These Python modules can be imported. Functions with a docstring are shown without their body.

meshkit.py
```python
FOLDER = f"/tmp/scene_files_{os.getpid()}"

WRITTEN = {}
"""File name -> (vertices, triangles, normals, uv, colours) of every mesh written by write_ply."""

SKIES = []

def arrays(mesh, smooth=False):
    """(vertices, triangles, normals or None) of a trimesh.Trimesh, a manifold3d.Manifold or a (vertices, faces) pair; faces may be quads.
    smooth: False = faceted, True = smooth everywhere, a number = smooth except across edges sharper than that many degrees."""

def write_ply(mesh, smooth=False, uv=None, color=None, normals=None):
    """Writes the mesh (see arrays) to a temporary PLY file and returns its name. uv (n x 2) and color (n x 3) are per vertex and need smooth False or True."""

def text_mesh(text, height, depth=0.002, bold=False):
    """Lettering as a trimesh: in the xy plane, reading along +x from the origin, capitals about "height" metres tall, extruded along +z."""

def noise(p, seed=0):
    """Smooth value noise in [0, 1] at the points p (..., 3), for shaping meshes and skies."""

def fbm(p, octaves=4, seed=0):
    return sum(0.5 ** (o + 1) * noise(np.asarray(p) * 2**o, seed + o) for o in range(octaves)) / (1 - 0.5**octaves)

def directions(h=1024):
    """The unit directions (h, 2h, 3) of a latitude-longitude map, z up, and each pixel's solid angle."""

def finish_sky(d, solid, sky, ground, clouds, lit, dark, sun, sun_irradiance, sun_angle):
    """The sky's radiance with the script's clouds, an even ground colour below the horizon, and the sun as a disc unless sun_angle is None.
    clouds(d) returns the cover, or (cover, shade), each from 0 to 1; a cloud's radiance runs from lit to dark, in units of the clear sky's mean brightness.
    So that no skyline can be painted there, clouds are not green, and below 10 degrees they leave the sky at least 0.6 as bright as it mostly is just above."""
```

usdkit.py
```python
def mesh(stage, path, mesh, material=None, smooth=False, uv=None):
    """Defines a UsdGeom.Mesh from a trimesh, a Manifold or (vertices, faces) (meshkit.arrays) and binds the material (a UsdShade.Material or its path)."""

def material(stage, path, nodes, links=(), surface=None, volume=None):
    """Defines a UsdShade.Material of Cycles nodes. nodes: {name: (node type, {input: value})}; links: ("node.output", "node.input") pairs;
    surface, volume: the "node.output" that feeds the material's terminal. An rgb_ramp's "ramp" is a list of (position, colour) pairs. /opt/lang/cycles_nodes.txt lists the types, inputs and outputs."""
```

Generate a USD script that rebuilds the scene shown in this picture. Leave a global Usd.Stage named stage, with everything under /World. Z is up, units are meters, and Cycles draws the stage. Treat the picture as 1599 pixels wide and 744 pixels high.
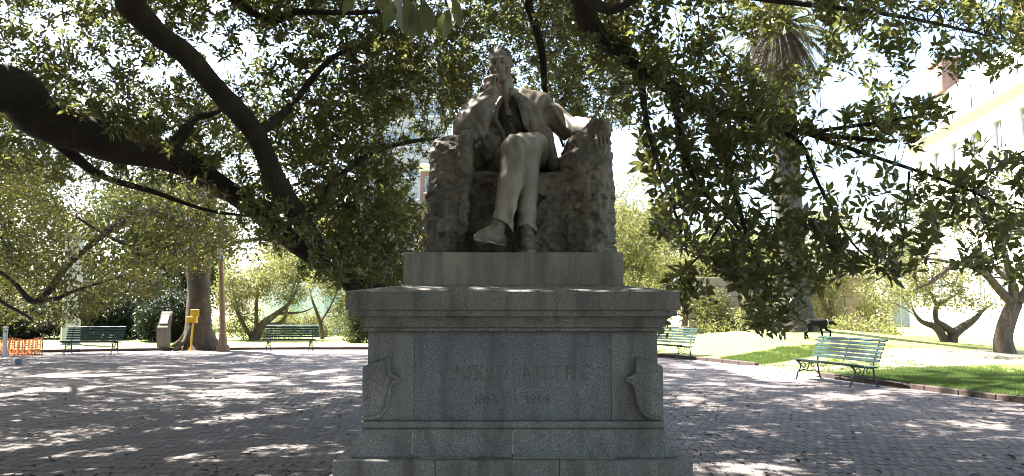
import math, random
import numpy as np, trimesh
import shapely.geometry as sg
from pxr import Usd, UsdGeom, UsdShade, UsdLux, Gf, Sdf, Vt
import usdkit, meshkit
from meshkit import noise, fbm

random.seed(7)
rng = np.random.default_rng(7)
PI = math.pi
stage = Usd.Stage.CreateInMemory()
UsdGeom.SetStageUpAxis(stage, 'Z')
world = UsdGeom.Xform.Define(stage, '/World')
UsdGeom.Scope.Define(stage, '/World/Looks')

# ------------------------------------------------------------------ camera
CAM_Z, PITCH, FPX = 1.6, math.atan(110 / 1330.0), 1330.0
cam = UsdGeom.Camera.Define(stage, '/World/camera')
cam.CreateHorizontalApertureAttr(36.0)
cam.CreateFocalLengthAttr(36.0 * FPX / 1599.0)
cam.AddTranslateOp().Set(Gf.Vec3d(0, 0, CAM_Z))
cam.AddRotateXOp().Set(90.0 + math.degrees(PITCH))
cam.CreateExposureAttr(3.15)

# ------------------------------------------------------------------ sun and sky
SUN_EL, SUN_AZ = math.radians(54), math.atan2(-0.78, 0.62)      # towards the sun: left and a little behind the statue
sdir = np.array([math.sin(SUN_AZ) * math.cos(SUN_EL), math.cos(SUN_AZ) * math.cos(SUN_EL), math.sin(SUN_EL)])
sun = UsdLux.DistantLight.Define(stage, '/World/sun')
sun.CreateIntensityAttr(1.05); sun.CreateAngleAttr(0.53); sun.CreateNormalizeAttr(True)
sun.CreateColorAttr(Gf.Vec3f(1.0, 0.95, 0.86))
sun.AddRotateZOp().Set(-math.degrees(SUN_AZ)); sun.AddRotateXOp().Set(-(90 - math.degrees(SUN_EL)))
sun.GetPrim().GetAttribute('xformOpOrder')
dome = UsdLux.DomeLight.Define(stage, '/World/sky')
sky_mat = usdkit.material(stage, '/World/Looks/sky_look', {
    'sky': ('sky_texture', {'sky_type': 'single_scattering', 'sun_disc': False, 'sun_elevation': SUN_EL, 'sun_rotation': SUN_AZ, 'aerosol_density': 2.2}),
    'bg': ('background_shader', {'strength': 0.06})}, [('sky.color', 'bg.color')], surface='bg.background')
UsdShade.MaterialBindingAPI.Apply(dome.GetPrim()).Bind(sky_mat)
dome.GetPrim().SetCustomDataByKey('kind', 'structure')


# ------------------------------------------------------------------ helpers
def at(px, py, Y):
    """The point of the place that stands Y metres ahead in the direction of the photograph's pixel."""
    u, v = (px - 799.5) / FPX, (372 - py) / FPX
    d = np.array([u, math.cos(PITCH) - v * math.sin(PITCH), math.sin(PITCH) + v * math.cos(PITCH)])
    return np.array([0, 0, CAM_Z]) + d * (Y / d[1])


def ground_at(px, py, z=0.0):
    u, v = (px - 799.5) / FPX, (372 - py) / FPX
    d = np.array([u, math.cos(PITCH) - v * math.sin(PITCH), math.sin(PITCH) + v * math.cos(PITCH)])
    return np.array([0, 0, CAM_Z]) + d * ((z - CAM_Z) / d[2])


def project(p):
    p = np.atleast_2d(p) - [0, 0, CAM_Z]
    f = p[:, 1] * math.cos(PITCH) + p[:, 2] * math.sin(PITCH)
    u = -p[:, 1] * math.sin(PITCH) + p[:, 2] * math.cos(PITCH)
    f = np.where(np.abs(f) < 1e-6, 1e-6, f)
    return np.stack([799.5 + FPX * p[:, 0] / f, 372 - FPX * u / f, f], 1)


counts = {}


def numbered(parent, name):
    k = counts.get((parent, name), 0)
    counts[(parent, name)] = k + 1
    return f'{parent}/{name}' + (f'_{k:03d}' if k else '')


def path_of(p):
    return '/World' if p is None else str(p.GetPath())


def tag(o, label=None, cat=None, group=None, kind=None):
    for k, v in (('label', label), ('category', cat), ('group', group), ('kind', kind)):
        if v:
            o.SetCustomDataByKey(k, v)
    return o


def thing(name, label, cat, loc=(0, 0, 0), rotz=0.0, group=None):
    x = UsdGeom.Xform.Define(stage, numbered('/World', name))
    x.AddTranslateOp().Set(Gf.Vec3d(*map(float, loc)))
    if rotz:
        x.AddRotateZOp().Set(math.degrees(rotz))
    return tag(x.GetPrim(), label, cat, group)


def obj(name, mesh, mat, parent=None, smooth=False, kind=None):
    m = usdkit.mesh(stage, numbered(path_of(parent), name), mesh, mat, smooth=smooth)
    o = m.GetPrim()
    return tag(o, kind=kind)


def copy_of(root, name, label, cat, loc, rotz=0.0, group=None, scale=None):
    x = UsdGeom.Xform.Define(stage, numbered('/World', name))
    x.GetPrim().GetReferences().AddInternalReference(root.GetPath())
    x.ClearXformOpOrder()
    x.AddTranslateOp().Set(Gf.Vec3d(*map(float, loc)))
    x.AddRotateZOp().Set(math.degrees(rotz))
    x.GetPrim().SetInstanceable(True)
    return tag(x.GetPrim(), label, cat, group)


cat = trimesh.util.concatenate


def box(x0, x1, y0, y1, z0, z1):
    m = trimesh.creation.box([x1 - x0, y1 - y0, z1 - z0])
    m.apply_translation([(x0 + x1) / 2, (y0 + y1) / 2, (z0 + z1) / 2])
    return m


def chamfer_box(x0, x1, y0, y1, z0, z1, c=0.006):
    """A box with its edges cut, as a hull."""
    p = []
    for sx in (0, 1):
        for sy in (0, 1):
            for sz in (0, 1):
                X, Y, Z = (x0, x1)[sx], (y0, y1)[sy], (z0, z1)[sz]
                dx, dy, dz = (c, -c)[sx], (c, -c)[sy], (c, -c)[sz]
                p += [(X, Y + dy, Z + dz), (X + dx, Y, Z + dz), (X + dx, Y + dy, Z)]
    return trimesh.convex.convex_hull(np.array(p))


def bar(a, b, r, n=8, r2=None):
    return tube([a, b], [r, r if r2 is None else r2], n)


def spline(pts, n=6):
    """Catmull-Rom through the rows of pts (any number of columns)."""
    p = np.asarray(pts, float)
    if len(p) < 3:
        t = np.linspace(0, 1, n + 1)[:, None]
        return p[0] * (1 - t) + p[-1] * t
    q = np.vstack([2 * p[0] - p[1], p, 2 * p[-1] - p[-2]])
    out = []
    for i in range(1, len(q) - 2):
        t = np.linspace(0, 1, n, endpoint=False)[:, None]
        a, b, c, d = q[i - 1], q[i], q[i + 1], q[i + 2]
        out.append(0.5 * ((2 * b) + (c - a) * t + (2 * a - 5 * b + 4 * c - d) * t ** 2 + (3 * b - a - 3 * c + d) * t ** 3))
    out.append(p[-1:])
    return np.vstack(out)


def tube(points, radii, sides=8, rough=0.0, seed=0, fscale=2.0):
    p = np.asarray(points, float)
    r = np.broadcast_to(np.asarray(radii, float), (len(p),))
    t = np.gradient(p, axis=0)
    t /= np.linalg.norm(t, axis=1, keepdims=True) + 1e-12
    a = np.zeros_like(p)
    ref = np.array([0, 0, 1.0]) if abs(t[0, 2]) < 0.9 else np.array([1.0, 0, 0])
    a[0] = np.cross(t[0], ref); a[0] /= np.linalg.norm(a[0])
    for i in range(1, len(p)):
        v = a[i - 1] - t[i] * np.dot(a[i - 1], t[i])
        a[i] = v / (np.linalg.norm(v) + 1e-12)
    b = np.cross(t, a)
    ang = np.arange(sides) * 2 * PI / sides
    d = np.cos(ang)[None, :, None] * a[:, None] + np.sin(ang)[None, :, None] * b[:, None]
    v = p[:, None] + r[:, None, None] * d
    if rough:
        k = (fbm(v * fscale, 3, seed) - 0.5) * 2 * rough + (noise(v * fscale * 0.4, seed + 9) - 0.5) * 2 * rough
        v = v + d * (k * r[:, None])[..., None]
    i, j = np.meshgrid(np.arange(len(p) - 1), np.arange(sides), indexing='ij')
    q = np.stack([i * sides + j, i * sides + (j + 1) % sides, (i + 1) * sides + (j + 1) % sides, (i + 1) * sides + j], -1).reshape(-1, 4)
    n = len(p) * sides
    V = np.vstack([v.reshape(-1, 3), p[:1], p[-1:]])
    js = np.arange(sides)
    c0 = np.stack([np.full(sides, n), (js + 1) % sides, js], 1)
    o = (len(p) - 1) * sides
    c1 = np.stack([np.full(sides, n + 1), o + js, o + (js + 1) % sides], 1)
    F = np.vstack([q[:, [0, 1, 2]], q[:, [0, 2, 3]], c0, c1])
    return trimesh.Trimesh(V, F, process=False)


def rect_loft(profile, cx, cy, hx, hy):
    """Rectangles of half sizes (hx+o, hy+o) at height z for each (o, z), joined and capped."""
    v, f = [], []
    for o, z in profile:
        v += [(cx - hx - o, cy - hy - o, z), (cx + hx + o, cy - hy - o, z), (cx + hx + o, cy + hy + o, z), (cx - hx - o, cy + hy + o, z)]
    for i in range(len(profile) - 1):
        for j in range(4):
            a, b, c, d = i * 4 + j, i * 4 + (j + 1) % 4, (i + 1) * 4 + (j + 1) % 4, (i + 1) * 4 + j
            f += [(a, b, c), (a, c, d)]
    n = (len(profile) - 1) * 4
    f += [(0, 2, 1), (0, 3, 2), (n, n + 1, n + 2), (n, n + 2, n + 3)]
    return trimesh.Trimesh(np.array(v), np.array(f), process=False)


# ---- sculpting: a distance field on a grid, meshed by surface nets
class Field:
    def __init__(self, lo, hi, h):
        self.lo, self.h, self.rs = np.asarray(lo, float), h, 1.0
        self.n = np.ceil((np.asarray(hi) - self.lo) / h).astype(int) + 1
        self.D = np.full(self.n, 0.5, np.float32)

    def sub(self, lo, hi, pad):
        i0 = np.clip(np.floor((np.asarray(lo) - pad - self.lo) / self.h).astype(int), 0, self.n)
        i1 = np.clip(np.ceil((np.asarray(hi) + pad - self.lo) / self.h).astype(int) + 1, 0, self.n)
        if (i1 <= i0).any():
            return None, None
        s = tuple(slice(a, b) for a, b in zip(i0, i1))
        g = np.meshgrid(*[self.lo[k] + self.h * np.arange(i0[k], i1[k]) for k in range(3)], indexing='ij')
        return s, np.stack(g, -1).astype(np.float32)

    def put(self, d, s, k, op):
        o = self.D[s]
        if op == 'cut':
            d = -d
            if k > 0:
                hh = np.clip(0.5 + 0.5 * (d - o) / k, 0, 1); self.D[s] = o * (1 - hh) + d * hh + k * hh * (1 - hh)
            else:
                self.D[s] = np.maximum(o, d)
        else:
            if k > 0:
                hh = np.clip(0.5 + 0.5 * (o - d) / k, 0, 1); self.D[s] = o * (1 - hh) + d * hh - k * hh * (1 - hh)
            else:
                self.D[s] = np.minimum(o, d)

    def cone(self, a, b, ra, rb=None, k=0.03, op='add', flat=None):
        """Tapered capsule; flat = (axis, factor) squeezes it along a direction."""
        rb = ra if rb is None else rb
        ra, rb, k = ra * self.rs, rb * self.rs, k * self.rs
        a, b = np.asarray(a, np.float32), np.asarray(b, np.float32)
        R = max(ra, rb) * (1 if flat is None else max(1, 1 / flat[1]))
        s, g = self.sub(np.minimum(a, b) - R, np.maximum(a, b) + R, k + 0.05)
        if s is None:
            return self
        ab = b - a
        t = np.clip(((g - a) @ ab) / max(float(ab @ ab), 1e-9), 0, 1)
        w = g - a - t[..., None] * ab
        if flat is not None:
            ax = np.asarray(flat[0], float); ax = ax / np.linalg.norm(ax)
            w = w + ((w @ ax.astype(np.float32)) * (flat[1] - 1))[..., None] * ax.astype(np.float32)
        self.put(np.linalg.norm(w, axis=-1) - (ra + t * (rb - ra)), s, k, op)
        return self

    def chain(self, pts, radii, k=0.03, op='add', **kw):
        for i in range(len(pts) - 1):
            self.cone(pts[i], pts[i + 1], radii[i], radii[i + 1], k, op, **kw)
        return self

    def ell(self, c, r, R=None, k=0.03, op='add'):
        c, r, k = np.asarray(c, np.float32), np.asarray(r, np.float32) * self.rs, k * self.rs
        m = float(r.max())
        s, g = self.sub(c - m, c + m, k + 0.05)
        if s is None:
            return self
        q = g - c
        if R is not None:
            q = q @ np.asarray(R, np.float32)
        k0 = np.linalg.norm(q / r, axis=-1); k1 = np.linalg.norm(q / (r * r), axis=-1)
        self.put(k0 * (k0 - 1) / np.maximum(k1, 1e-6), s, k, op)
        return self

    def box(self, lo, hi, rad=0.02, k=0.0, op='add', R=None):
        lo, hi = np.asarray(lo, np.float32), np.asarray(hi, np.float32)
        c, hs = (lo + hi) / 2, (hi - lo) / 2 - rad
        ext = hs + rad if R is None else np.full(3, np.linalg.norm(hs + rad))
        s, g = self.sub(c - ext, c + ext, k + 0.05)
        if s is None:
            return self
        q = g - c
        if R is not None:
            q = q @ np.asarray(R, np.float32)
        q = np.abs(q) - hs
        self.put(np.linalg.norm(np.maximum(q, 0), axis=-1) + np.minimum(q.max(-1), 0) - rad, s, k, op)
        return self

    def poly_cut(self, poly, y0, y1, k=0.0, op='cut'):
        """Cuts the (x, z) polygon through y0..y1."""
        P = np.asarray(poly, float)
        s, g = self.sub([P[:, 0].min(), y0, P[:, 1].min()], [P[:, 0].max(), y1, P[:, 1].max()], k + 0.05)
        x, z = g[:, 0, :, 0].astype(float), g[:, 0, :, 2].astype(float)
        d = np.full(x.shape, 1e9); sign = np.ones(x.shape)
        for i in range(len(P)):
            a, b = P[i], P[(i + 1) % len(P)]
            e = b - a
            wx, wz = x - a[0], z - a[1]
            t = np.clip((wx * e[0] + wz * e[1]) / (e @ e), 0, 1)
            d = np.minimum(d, (wx - t * e[0]) ** 2 + (wz - t * e[1]) ** 2)
            c1, c2, c3 = z >= a[1], z < b[1], e[0] * wz > e[1] * wx
            sign = np.where((c1 & c2 & c3) | (~c1 & ~c2 & ~c3), -sign, sign)
        d = (sign * np.sqrt(d))[:, None, :]
        yy = g[..., 1]
        self.put(np.maximum(d, np.maximum(y0 - yy, yy - y1)).astype(np.float32), s, k, op)
        return self

    def rough(self, amp, scale, octaves=3, seed=0, ridged=False, band=0.08):
        idx = np.nonzero(np.abs(self.D) < band)
        p = self.lo + self.h * np.stack(idx, -1)
        n = fbm(p * scale, octaves, seed)
        if ridged:
            n = 1 - np.abs(2 * n - 1) * 1.6
        self.D[idx] += (amp * (0.5 - n) * 2).astype(np.float32)
        return self

    def waves(self, amp, fun, band=0.05):
        """Folds: adds amp * fun(points) to the field near the surface."""
        idx = np.nonzero(np.abs(self.D) < band)
        p = self.lo + self.h * np.stack(idx, -1)
        self.D[idx] += (amp * fun(p)).astype(np.float32)
        return self

    def mesh(self, relax=1):
        D = np.pad(self.D, 1, constant_values=0.5)
        ins = D < 0
        n = np.array(D.shape)
        c = np.zeros(n - 1, np.int8)
        for o in np.ndindex(2, 2, 2):
            c += ins[o[0]:n[0] - 1 + o[0], o[1]:n[1] - 1 + o[1], o[2]:n[2] - 1 + o[2]]
        cells = np.stack(np.nonzero((c > 0) & (c < 8)), -1)
        ids = np.full(n - 1, -1, np.int64); ids[tuple(cells.T)] = np.arange(len(cells))
        acc, cnt = np.zeros((len(cells), 3)), np.zeros(len(cells))
        corners = np.array(list(np.ndindex(2, 2, 2)))
        vals = [D[tuple((cells + o).T)] for o in corners]
        for i in range(8):
            for j in range(i + 1, 8):
                if np.abs(corners[i] - corners[j]).sum() == 1:
                    cr = (vals[i] < 0) != (vals[j] < 0)
                    den = np.where(cr, vals[i] - vals[j], 1)
                    t = vals[i] / den
                    p = corners[i] + t[:, None] * (corners[j] - corners[i])
                    acc += np.where(cr[:, None], p, 0); cnt += cr
        v = self.lo + self.h * (cells - 1 + acc / cnt[:, None])
        faces = []
        for ax in range(3):
            a, b = [k for k in range(3) if k != ax]
            s0 = [slice(1, n[k] - 1) for k in range(3)]; s0[ax] = slice(0, n[ax] - 1)
            s1 = list(s0); s1[ax] = slice(1, n[ax])
            A, B = ins[tuple(s0)], ins[tuple(s1)]
            e = np.stack(np.nonzero(A != B), -1)
            flip = A[tuple(e.T)]
            e = e + [0 if k == ax else 1 for k in range(3)]
            q = []
            for da, db in ((0, 0), (1, 0), (1, 1), (0, 1)):
                w = e.copy(); w[:, a] -= da; w[:, b] -= db
                q.append(ids[tuple(w.T)])
            q = np.stack(q, 1)
            if ax == 1:
                flip = ~flip
            q = np.where(flip[:, None], q, q[:, ::-1])
            faces.append(q)
        q = np.vstack(faces)
        q = q[(q >= 0).all(1)]
        m = trimesh.Trimesh(v, np.vstack([q[:, [0, 1, 2]], q[:, [0, 2, 3]]]), process=False)
        if relax:
            f = m.faces
            e = np.unique(np.sort(np.vstack([f[:, [0, 1]], f[:, [1, 2]], f[:, [2, 0]]]), axis=1), axis=0)
            i, j = np.r_[e[:, 0], e[:, 1]], np.r_[e[:, 1], e[:, 0]]
            deg = np.maximum(np.bincount(i, minlength=len(v)), 1)[:, None]
            v = np.array(m.vertices)
            for lam in (0.5, -0.53) * relax:
                mean = np.stack([np.bincount(i, v[j, k], len(v)) for k in range(3)], 1) / deg
                v = v + lam * np.where(np.bincount(i, minlength=len(v))[:, None] > 0, mean - v, 0)
            m = trimesh.Trimesh(v, f, process=False)
        return m


# ------------------------------------------------------------------ materials
def mat(name, nodes, links, surface='p.BSDF'):
    return usdkit.material(stage, '/World/Looks/' + name, nodes, links, surface=surface)


def stone(name, c_dark, c_light, speck=0.0, speck_scale=90, stain=(0.03, 0.03, 0.03), stain_amt=0.5, rough=0.85, bump=0.3, bump_scale=60, big=1.5, streak=True, pale=0.0):
    nodes = {'g': ('texture_coordinate', {}), 'geo': ('geometry', {}),
             'n1': ('noise_texture', {'scale': big, 'detail': 5.0, 'roughness': 0.62}),
             'r1': ('rgb_ramp', {'ramp': [(0.3, c_dark), (0.7, c_light)]}),
             'n2': ('noise_texture', {'scale': float(speck_scale), 'detail': 2.0, 'roughness': 0.7}),
             'r2': ('rgb_ramp', {'ramp': [(0.36, (1 - 0.8 * speck,) * 3), (0.5, (1, 1, 1)), (0.64, (1 + speck,) * 3)]}),
             'mul': ('mix', {'mix_type': 'multiply', 'fac': 1.0}),
             'map': ('mapping', {'scale': tuple(float(streak) * v for v in (5.0, 5.0, 0.7)) if streak else (2.0, 2.0, 2.0)}),
             'n3': ('noise_texture', {'scale': 1.0, 'detail': 4.0, 'roughness': 0.6}),
             'r3': ('rgb_ramp', {'ramp': [(0.45, (0, 0, 0)), (0.72, (stain_amt,) * 3)]}),
             'st': ('mix', {'mix_type': 'mix', 'color2': stain}),
             'n4': ('noise_texture', {'scale': float(bump_scale), 'detail': 4.0, 'roughness': 0.65}),
             'b': ('bump', {'strength': bump, 'distance': 0.01}),
             'p': ('principled_bsdf', {'roughness': rough})}
    links = [('geo.position', 'n1.vector'), ('n1.fac', 'r1.fac'), ('geo.position', 'n2.vector'), ('n2.fac', 'r2.fac'), ('r1.color', 'mul.color1'), ('r2.color', 'mul.color2'),
             ('geo.position', 'map.vector'), ('map.vector', 'n3.vector'), ('n3.fac', 'r3.fac'), ('r3.color', 'st.fac'), ('mul.color', 'st.color1'), ('st.color', 'p.base_color'),
             ('geo.position', 'n4.vector'), ('n4.fac', 'b.height'), ('b.normal', 'p.normal')]
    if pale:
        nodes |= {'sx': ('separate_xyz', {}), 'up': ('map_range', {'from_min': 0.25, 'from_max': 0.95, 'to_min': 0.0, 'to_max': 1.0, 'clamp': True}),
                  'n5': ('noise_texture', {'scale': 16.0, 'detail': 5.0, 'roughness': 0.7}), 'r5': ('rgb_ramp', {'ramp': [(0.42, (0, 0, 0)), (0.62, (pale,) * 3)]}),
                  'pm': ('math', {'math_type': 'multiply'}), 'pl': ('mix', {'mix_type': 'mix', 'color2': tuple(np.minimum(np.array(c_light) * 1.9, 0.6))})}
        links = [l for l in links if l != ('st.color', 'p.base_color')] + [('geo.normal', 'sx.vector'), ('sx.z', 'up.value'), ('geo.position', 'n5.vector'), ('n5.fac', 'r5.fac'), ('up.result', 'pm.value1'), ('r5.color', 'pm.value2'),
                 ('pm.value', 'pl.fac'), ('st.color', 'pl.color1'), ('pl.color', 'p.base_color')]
    return mat(name, nodes, links)


def paint(name, c, rough=0.45, var=0.25, metallic=0.0, scale=6.0, spec=0.5):
    c = np.array(c)
    return mat(name, {'geo': ('geometry', {}), 'n': ('noise_texture', {'scale': scale, 'detail': 5.0, 'roughness': 0.65}),
                      'r': ('rgb_ramp', {'ramp': [(0.3, tuple(c * (1 - var))), (0.7, tuple(np.minimum(c * (1 + var), 1)))]}),
                      'b': ('bump', {'strength': 0.15, 'distance': 0.004}), 'n2': ('noise_texture', {'scale': scale * 12, 'detail': 3.0}),
                      'p': ('principled_bsdf', {'roughness': rough, 'metallic': metallic, 'specular_ior_level': spec})},
               [('geo.position', 'n.vector'), ('n.fac', 'r.fac'), ('r.color', 'p.base_color'), ('geo.position', 'n2.vector'), ('n2.fac', 'b.height'), ('b.normal', 'p.normal')])


def leaf_mat(name, top, under, trans, tw=0.35, rough=0.38, var=0.5):
    nodes = {'geo': ('geometry', {}),
             'rr': ('rgb_ramp', {'ramp': [(0.0, (1 - var,) * 3), (0.5, (1.0, 1.0, 1.0)), (0.9, (1 + var * 0.7, 1 + var * 0.6, 1 + var * 0.2)), (1.0, (1 + 2.2 * var, 1 + 1.6 * var, 1.0))]}),
             'side': ('mix', {'mix_type': 'mix', 'color1': top, 'color2': under}),
             'mul': ('mix', {'mix_type': 'multiply', 'fac': 1.0}),
             'tm': ('mix', {'mix_type': 'multiply', 'fac': 1.0, 'color1': trans}),
             'p': ('principled_bsdf', {'roughness': rough}), 't': ('translucent_bsdf', {}), 'm': ('mix_closure', {'fac': tw})}
    links = [('geo.random_per_island', 'rr.fac'), ('geo.backfacing', 'side.fac'), ('side.color', 'mul.color1'), ('rr.color', 'mul.color2'), ('mul.color', 'p.base_color'),
             ('rr.color', 'tm.color2'), ('tm.color', 't.color'), ('p.BSDF', 'm.closure1'), ('t.BSDF', 'm.closure2')]
    return mat(name, nodes, links, surface='m.closure')


def bark_mat(name, dark, light, scale=3.0, zsq=0.25):
    return mat(name, {'geo': ('geometry', {}), 'map': ('mapping', {'scale': (1.0, 1.0, zsq)}),
                      'n': ('noise_texture', {'scale': scale, 'detail': 7.0, 'roughness': 0.68}),
                      'r': ('rgb_ramp', {'ramp': [(0.3, dark), (0.6, light), (0.68, tuple(1.9 * v for v in light)), (0.8, tuple(2.6 * v for v in light))]}),
                      'n2': ('noise_texture', {'scale': scale * 5, 'detail': 6.0, 'roughness': 0.75}),
                      'b': ('bump', {'strength': 1.0, 'distance': 0.07}), 'p': ('principled_bsdf', {'roughness': 0.9})},
               [('geo.position', 'map.vector'), ('map.vector', 'n.vector'), ('n.fac', 'r.fac'), ('r.color', 'p.base_color'), ('map.vector', 'n2.vector'), ('n2.fac', 'b.height'), ('b.normal', 'p.normal')])


M = {}
M['granite'] = stone('granite', (0.1142, 0.1207, 0.1248), (0.2036, 0.2029, 0.1966), speck=0.45, speck_scale=88, stain=(0.04965, 0.04344, 0.03835), stain_amt=0.8, bump=0.25, bump_scale=120)
M['granite_panel'] = stone('granite_panel', (0.08857, 0.1019, 0.1203), (0.1398, 0.1528, 0.1684), speck=0.45, speck_scale=88, stain=(0.04194, 0.03704, 0.0433), stain_amt=0.8, rough=0.6, bump=0.2, bump_scale=120)
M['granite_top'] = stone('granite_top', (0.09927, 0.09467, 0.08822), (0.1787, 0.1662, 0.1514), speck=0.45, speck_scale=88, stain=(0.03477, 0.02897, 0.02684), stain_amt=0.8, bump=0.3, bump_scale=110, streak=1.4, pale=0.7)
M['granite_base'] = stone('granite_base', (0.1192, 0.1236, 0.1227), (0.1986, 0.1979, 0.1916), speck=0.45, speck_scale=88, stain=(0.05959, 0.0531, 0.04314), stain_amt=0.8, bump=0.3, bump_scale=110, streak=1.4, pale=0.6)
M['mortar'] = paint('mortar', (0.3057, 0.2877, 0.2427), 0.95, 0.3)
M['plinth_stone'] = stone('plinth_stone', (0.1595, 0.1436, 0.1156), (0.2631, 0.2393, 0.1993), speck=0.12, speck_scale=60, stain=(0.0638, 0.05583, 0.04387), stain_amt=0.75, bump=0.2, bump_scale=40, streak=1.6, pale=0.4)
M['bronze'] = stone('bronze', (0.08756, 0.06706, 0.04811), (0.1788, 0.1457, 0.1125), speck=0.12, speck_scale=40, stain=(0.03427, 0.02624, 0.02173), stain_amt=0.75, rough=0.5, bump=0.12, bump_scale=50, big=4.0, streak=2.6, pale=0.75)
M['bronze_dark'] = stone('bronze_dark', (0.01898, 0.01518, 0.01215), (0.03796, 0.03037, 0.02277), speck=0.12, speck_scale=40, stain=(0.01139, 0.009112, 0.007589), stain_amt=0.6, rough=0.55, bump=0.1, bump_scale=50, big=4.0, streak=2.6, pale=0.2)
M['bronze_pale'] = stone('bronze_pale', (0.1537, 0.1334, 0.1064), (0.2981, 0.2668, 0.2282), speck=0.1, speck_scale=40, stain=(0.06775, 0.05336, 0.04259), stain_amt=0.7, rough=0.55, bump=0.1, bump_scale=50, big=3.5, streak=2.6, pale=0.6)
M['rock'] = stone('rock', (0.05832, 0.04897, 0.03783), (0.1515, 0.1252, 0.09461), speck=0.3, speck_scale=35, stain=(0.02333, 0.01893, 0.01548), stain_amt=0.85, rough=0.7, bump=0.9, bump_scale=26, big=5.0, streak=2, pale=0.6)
M['inscription'] = paint('inscription', (0.1132, 0.1132, 0.09816), 0.8, 0.6, scale=38)
M['inscription_dark'] = paint('inscription_dark', (0.06656, 0.07047, 0.0783), 0.8, 0.6, scale=40)
M['brick'] = [stone('brick_%s' % w, tuple(np.array(c) * 0.75), tuple(np.array(c) * 1.25), speck=0.2, speck_scale=60, stain=(0.07, 0.06, 0.055), stain_amt=0.45, rough=0.8, bump=0.35, bump_scale=70, big=2.0, streak=False)
              for w, c in (('mauve', (0.1367, 0.1094, 0.1048)), ('grey', (0.1439, 0.1255, 0.117)), ('red', (0.1412, 0.1031, 0.09255)), ('pale', (0.1685, 0.1435, 0.1309)))]
M['joint'] = stone('joint', (0.0406, 0.03573, 0.0341), (0.06902, 0.0609, 0.05684), speck=0.2, stain=(0.03248, 0.02842, 0.02436), stain_amt=0.4, streak=False)
M['kerb'] = stone('kerb_brick', (0.0479, 0.03076, 0.02603), (0.08274, 0.05443, 0.04733), speck=0.25, speck_scale=40, stain=(0.02177, 0.01657, 0.01419), stain_amt=0.7, bump=0.6, bump_scale=30, streak=False)
M['dirt'] = stone('dirt', (0.2104, 0.1793, 0.1193), (0.2932, 0.2536, 0.1734), speck=0.15, speck_scale=30, stain=(0.1403, 0.1237, 0.05961), stain_amt=0.6, bump=0.4, bump_scale=20, streak=False)
M['lawn'] = stone('lawn', (0.136, 0.172, 0.0286), (0.2, 0.22, 0.0442), speck=0.35, speck_scale=25, stain=(0.224, 0.216, 0.0572), stain_amt=0.6, bump=0.9, bump_scale=18, big=0.6, streak=False)
M['bark'] = bark_mat('bark', (0.01612, 0.01157, 0.009719), (0.04297, 0.03143, 0.02592), 2.5, 0.6)
M['bark_grey'] = bark_mat('bark_grey', (0.055, 0.04, 0.02728), (0.132, 0.1, 0.0704), 5.0)
M['bark_brown'] = bark_mat('bark_brown', (0.04, 0.0288, 0.0192), (0.092, 0.068, 0.0464), 4.0, 0.6)
M['bark_palm'] = bark_mat('bark_palm', (0.03978, 0.03366, 0.02754), (0.09792, 0.08568, 0.07038), 5.0, 1.6)
M['leaf_fig'] = leaf_mat('leaf_fig', (0.084, 0.098, 0.048), (0.135, 0.113, 0.080), (0.45, 0.49, 0.12), 0.36, 0.34)
M['leaf_olive'] = leaf_mat('leaf_olive', (0.085, 0.095, 0.026), (0.13, 0.115, 0.04), (0.33, 0.31, 0.055), 0.42, 0.42)
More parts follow.
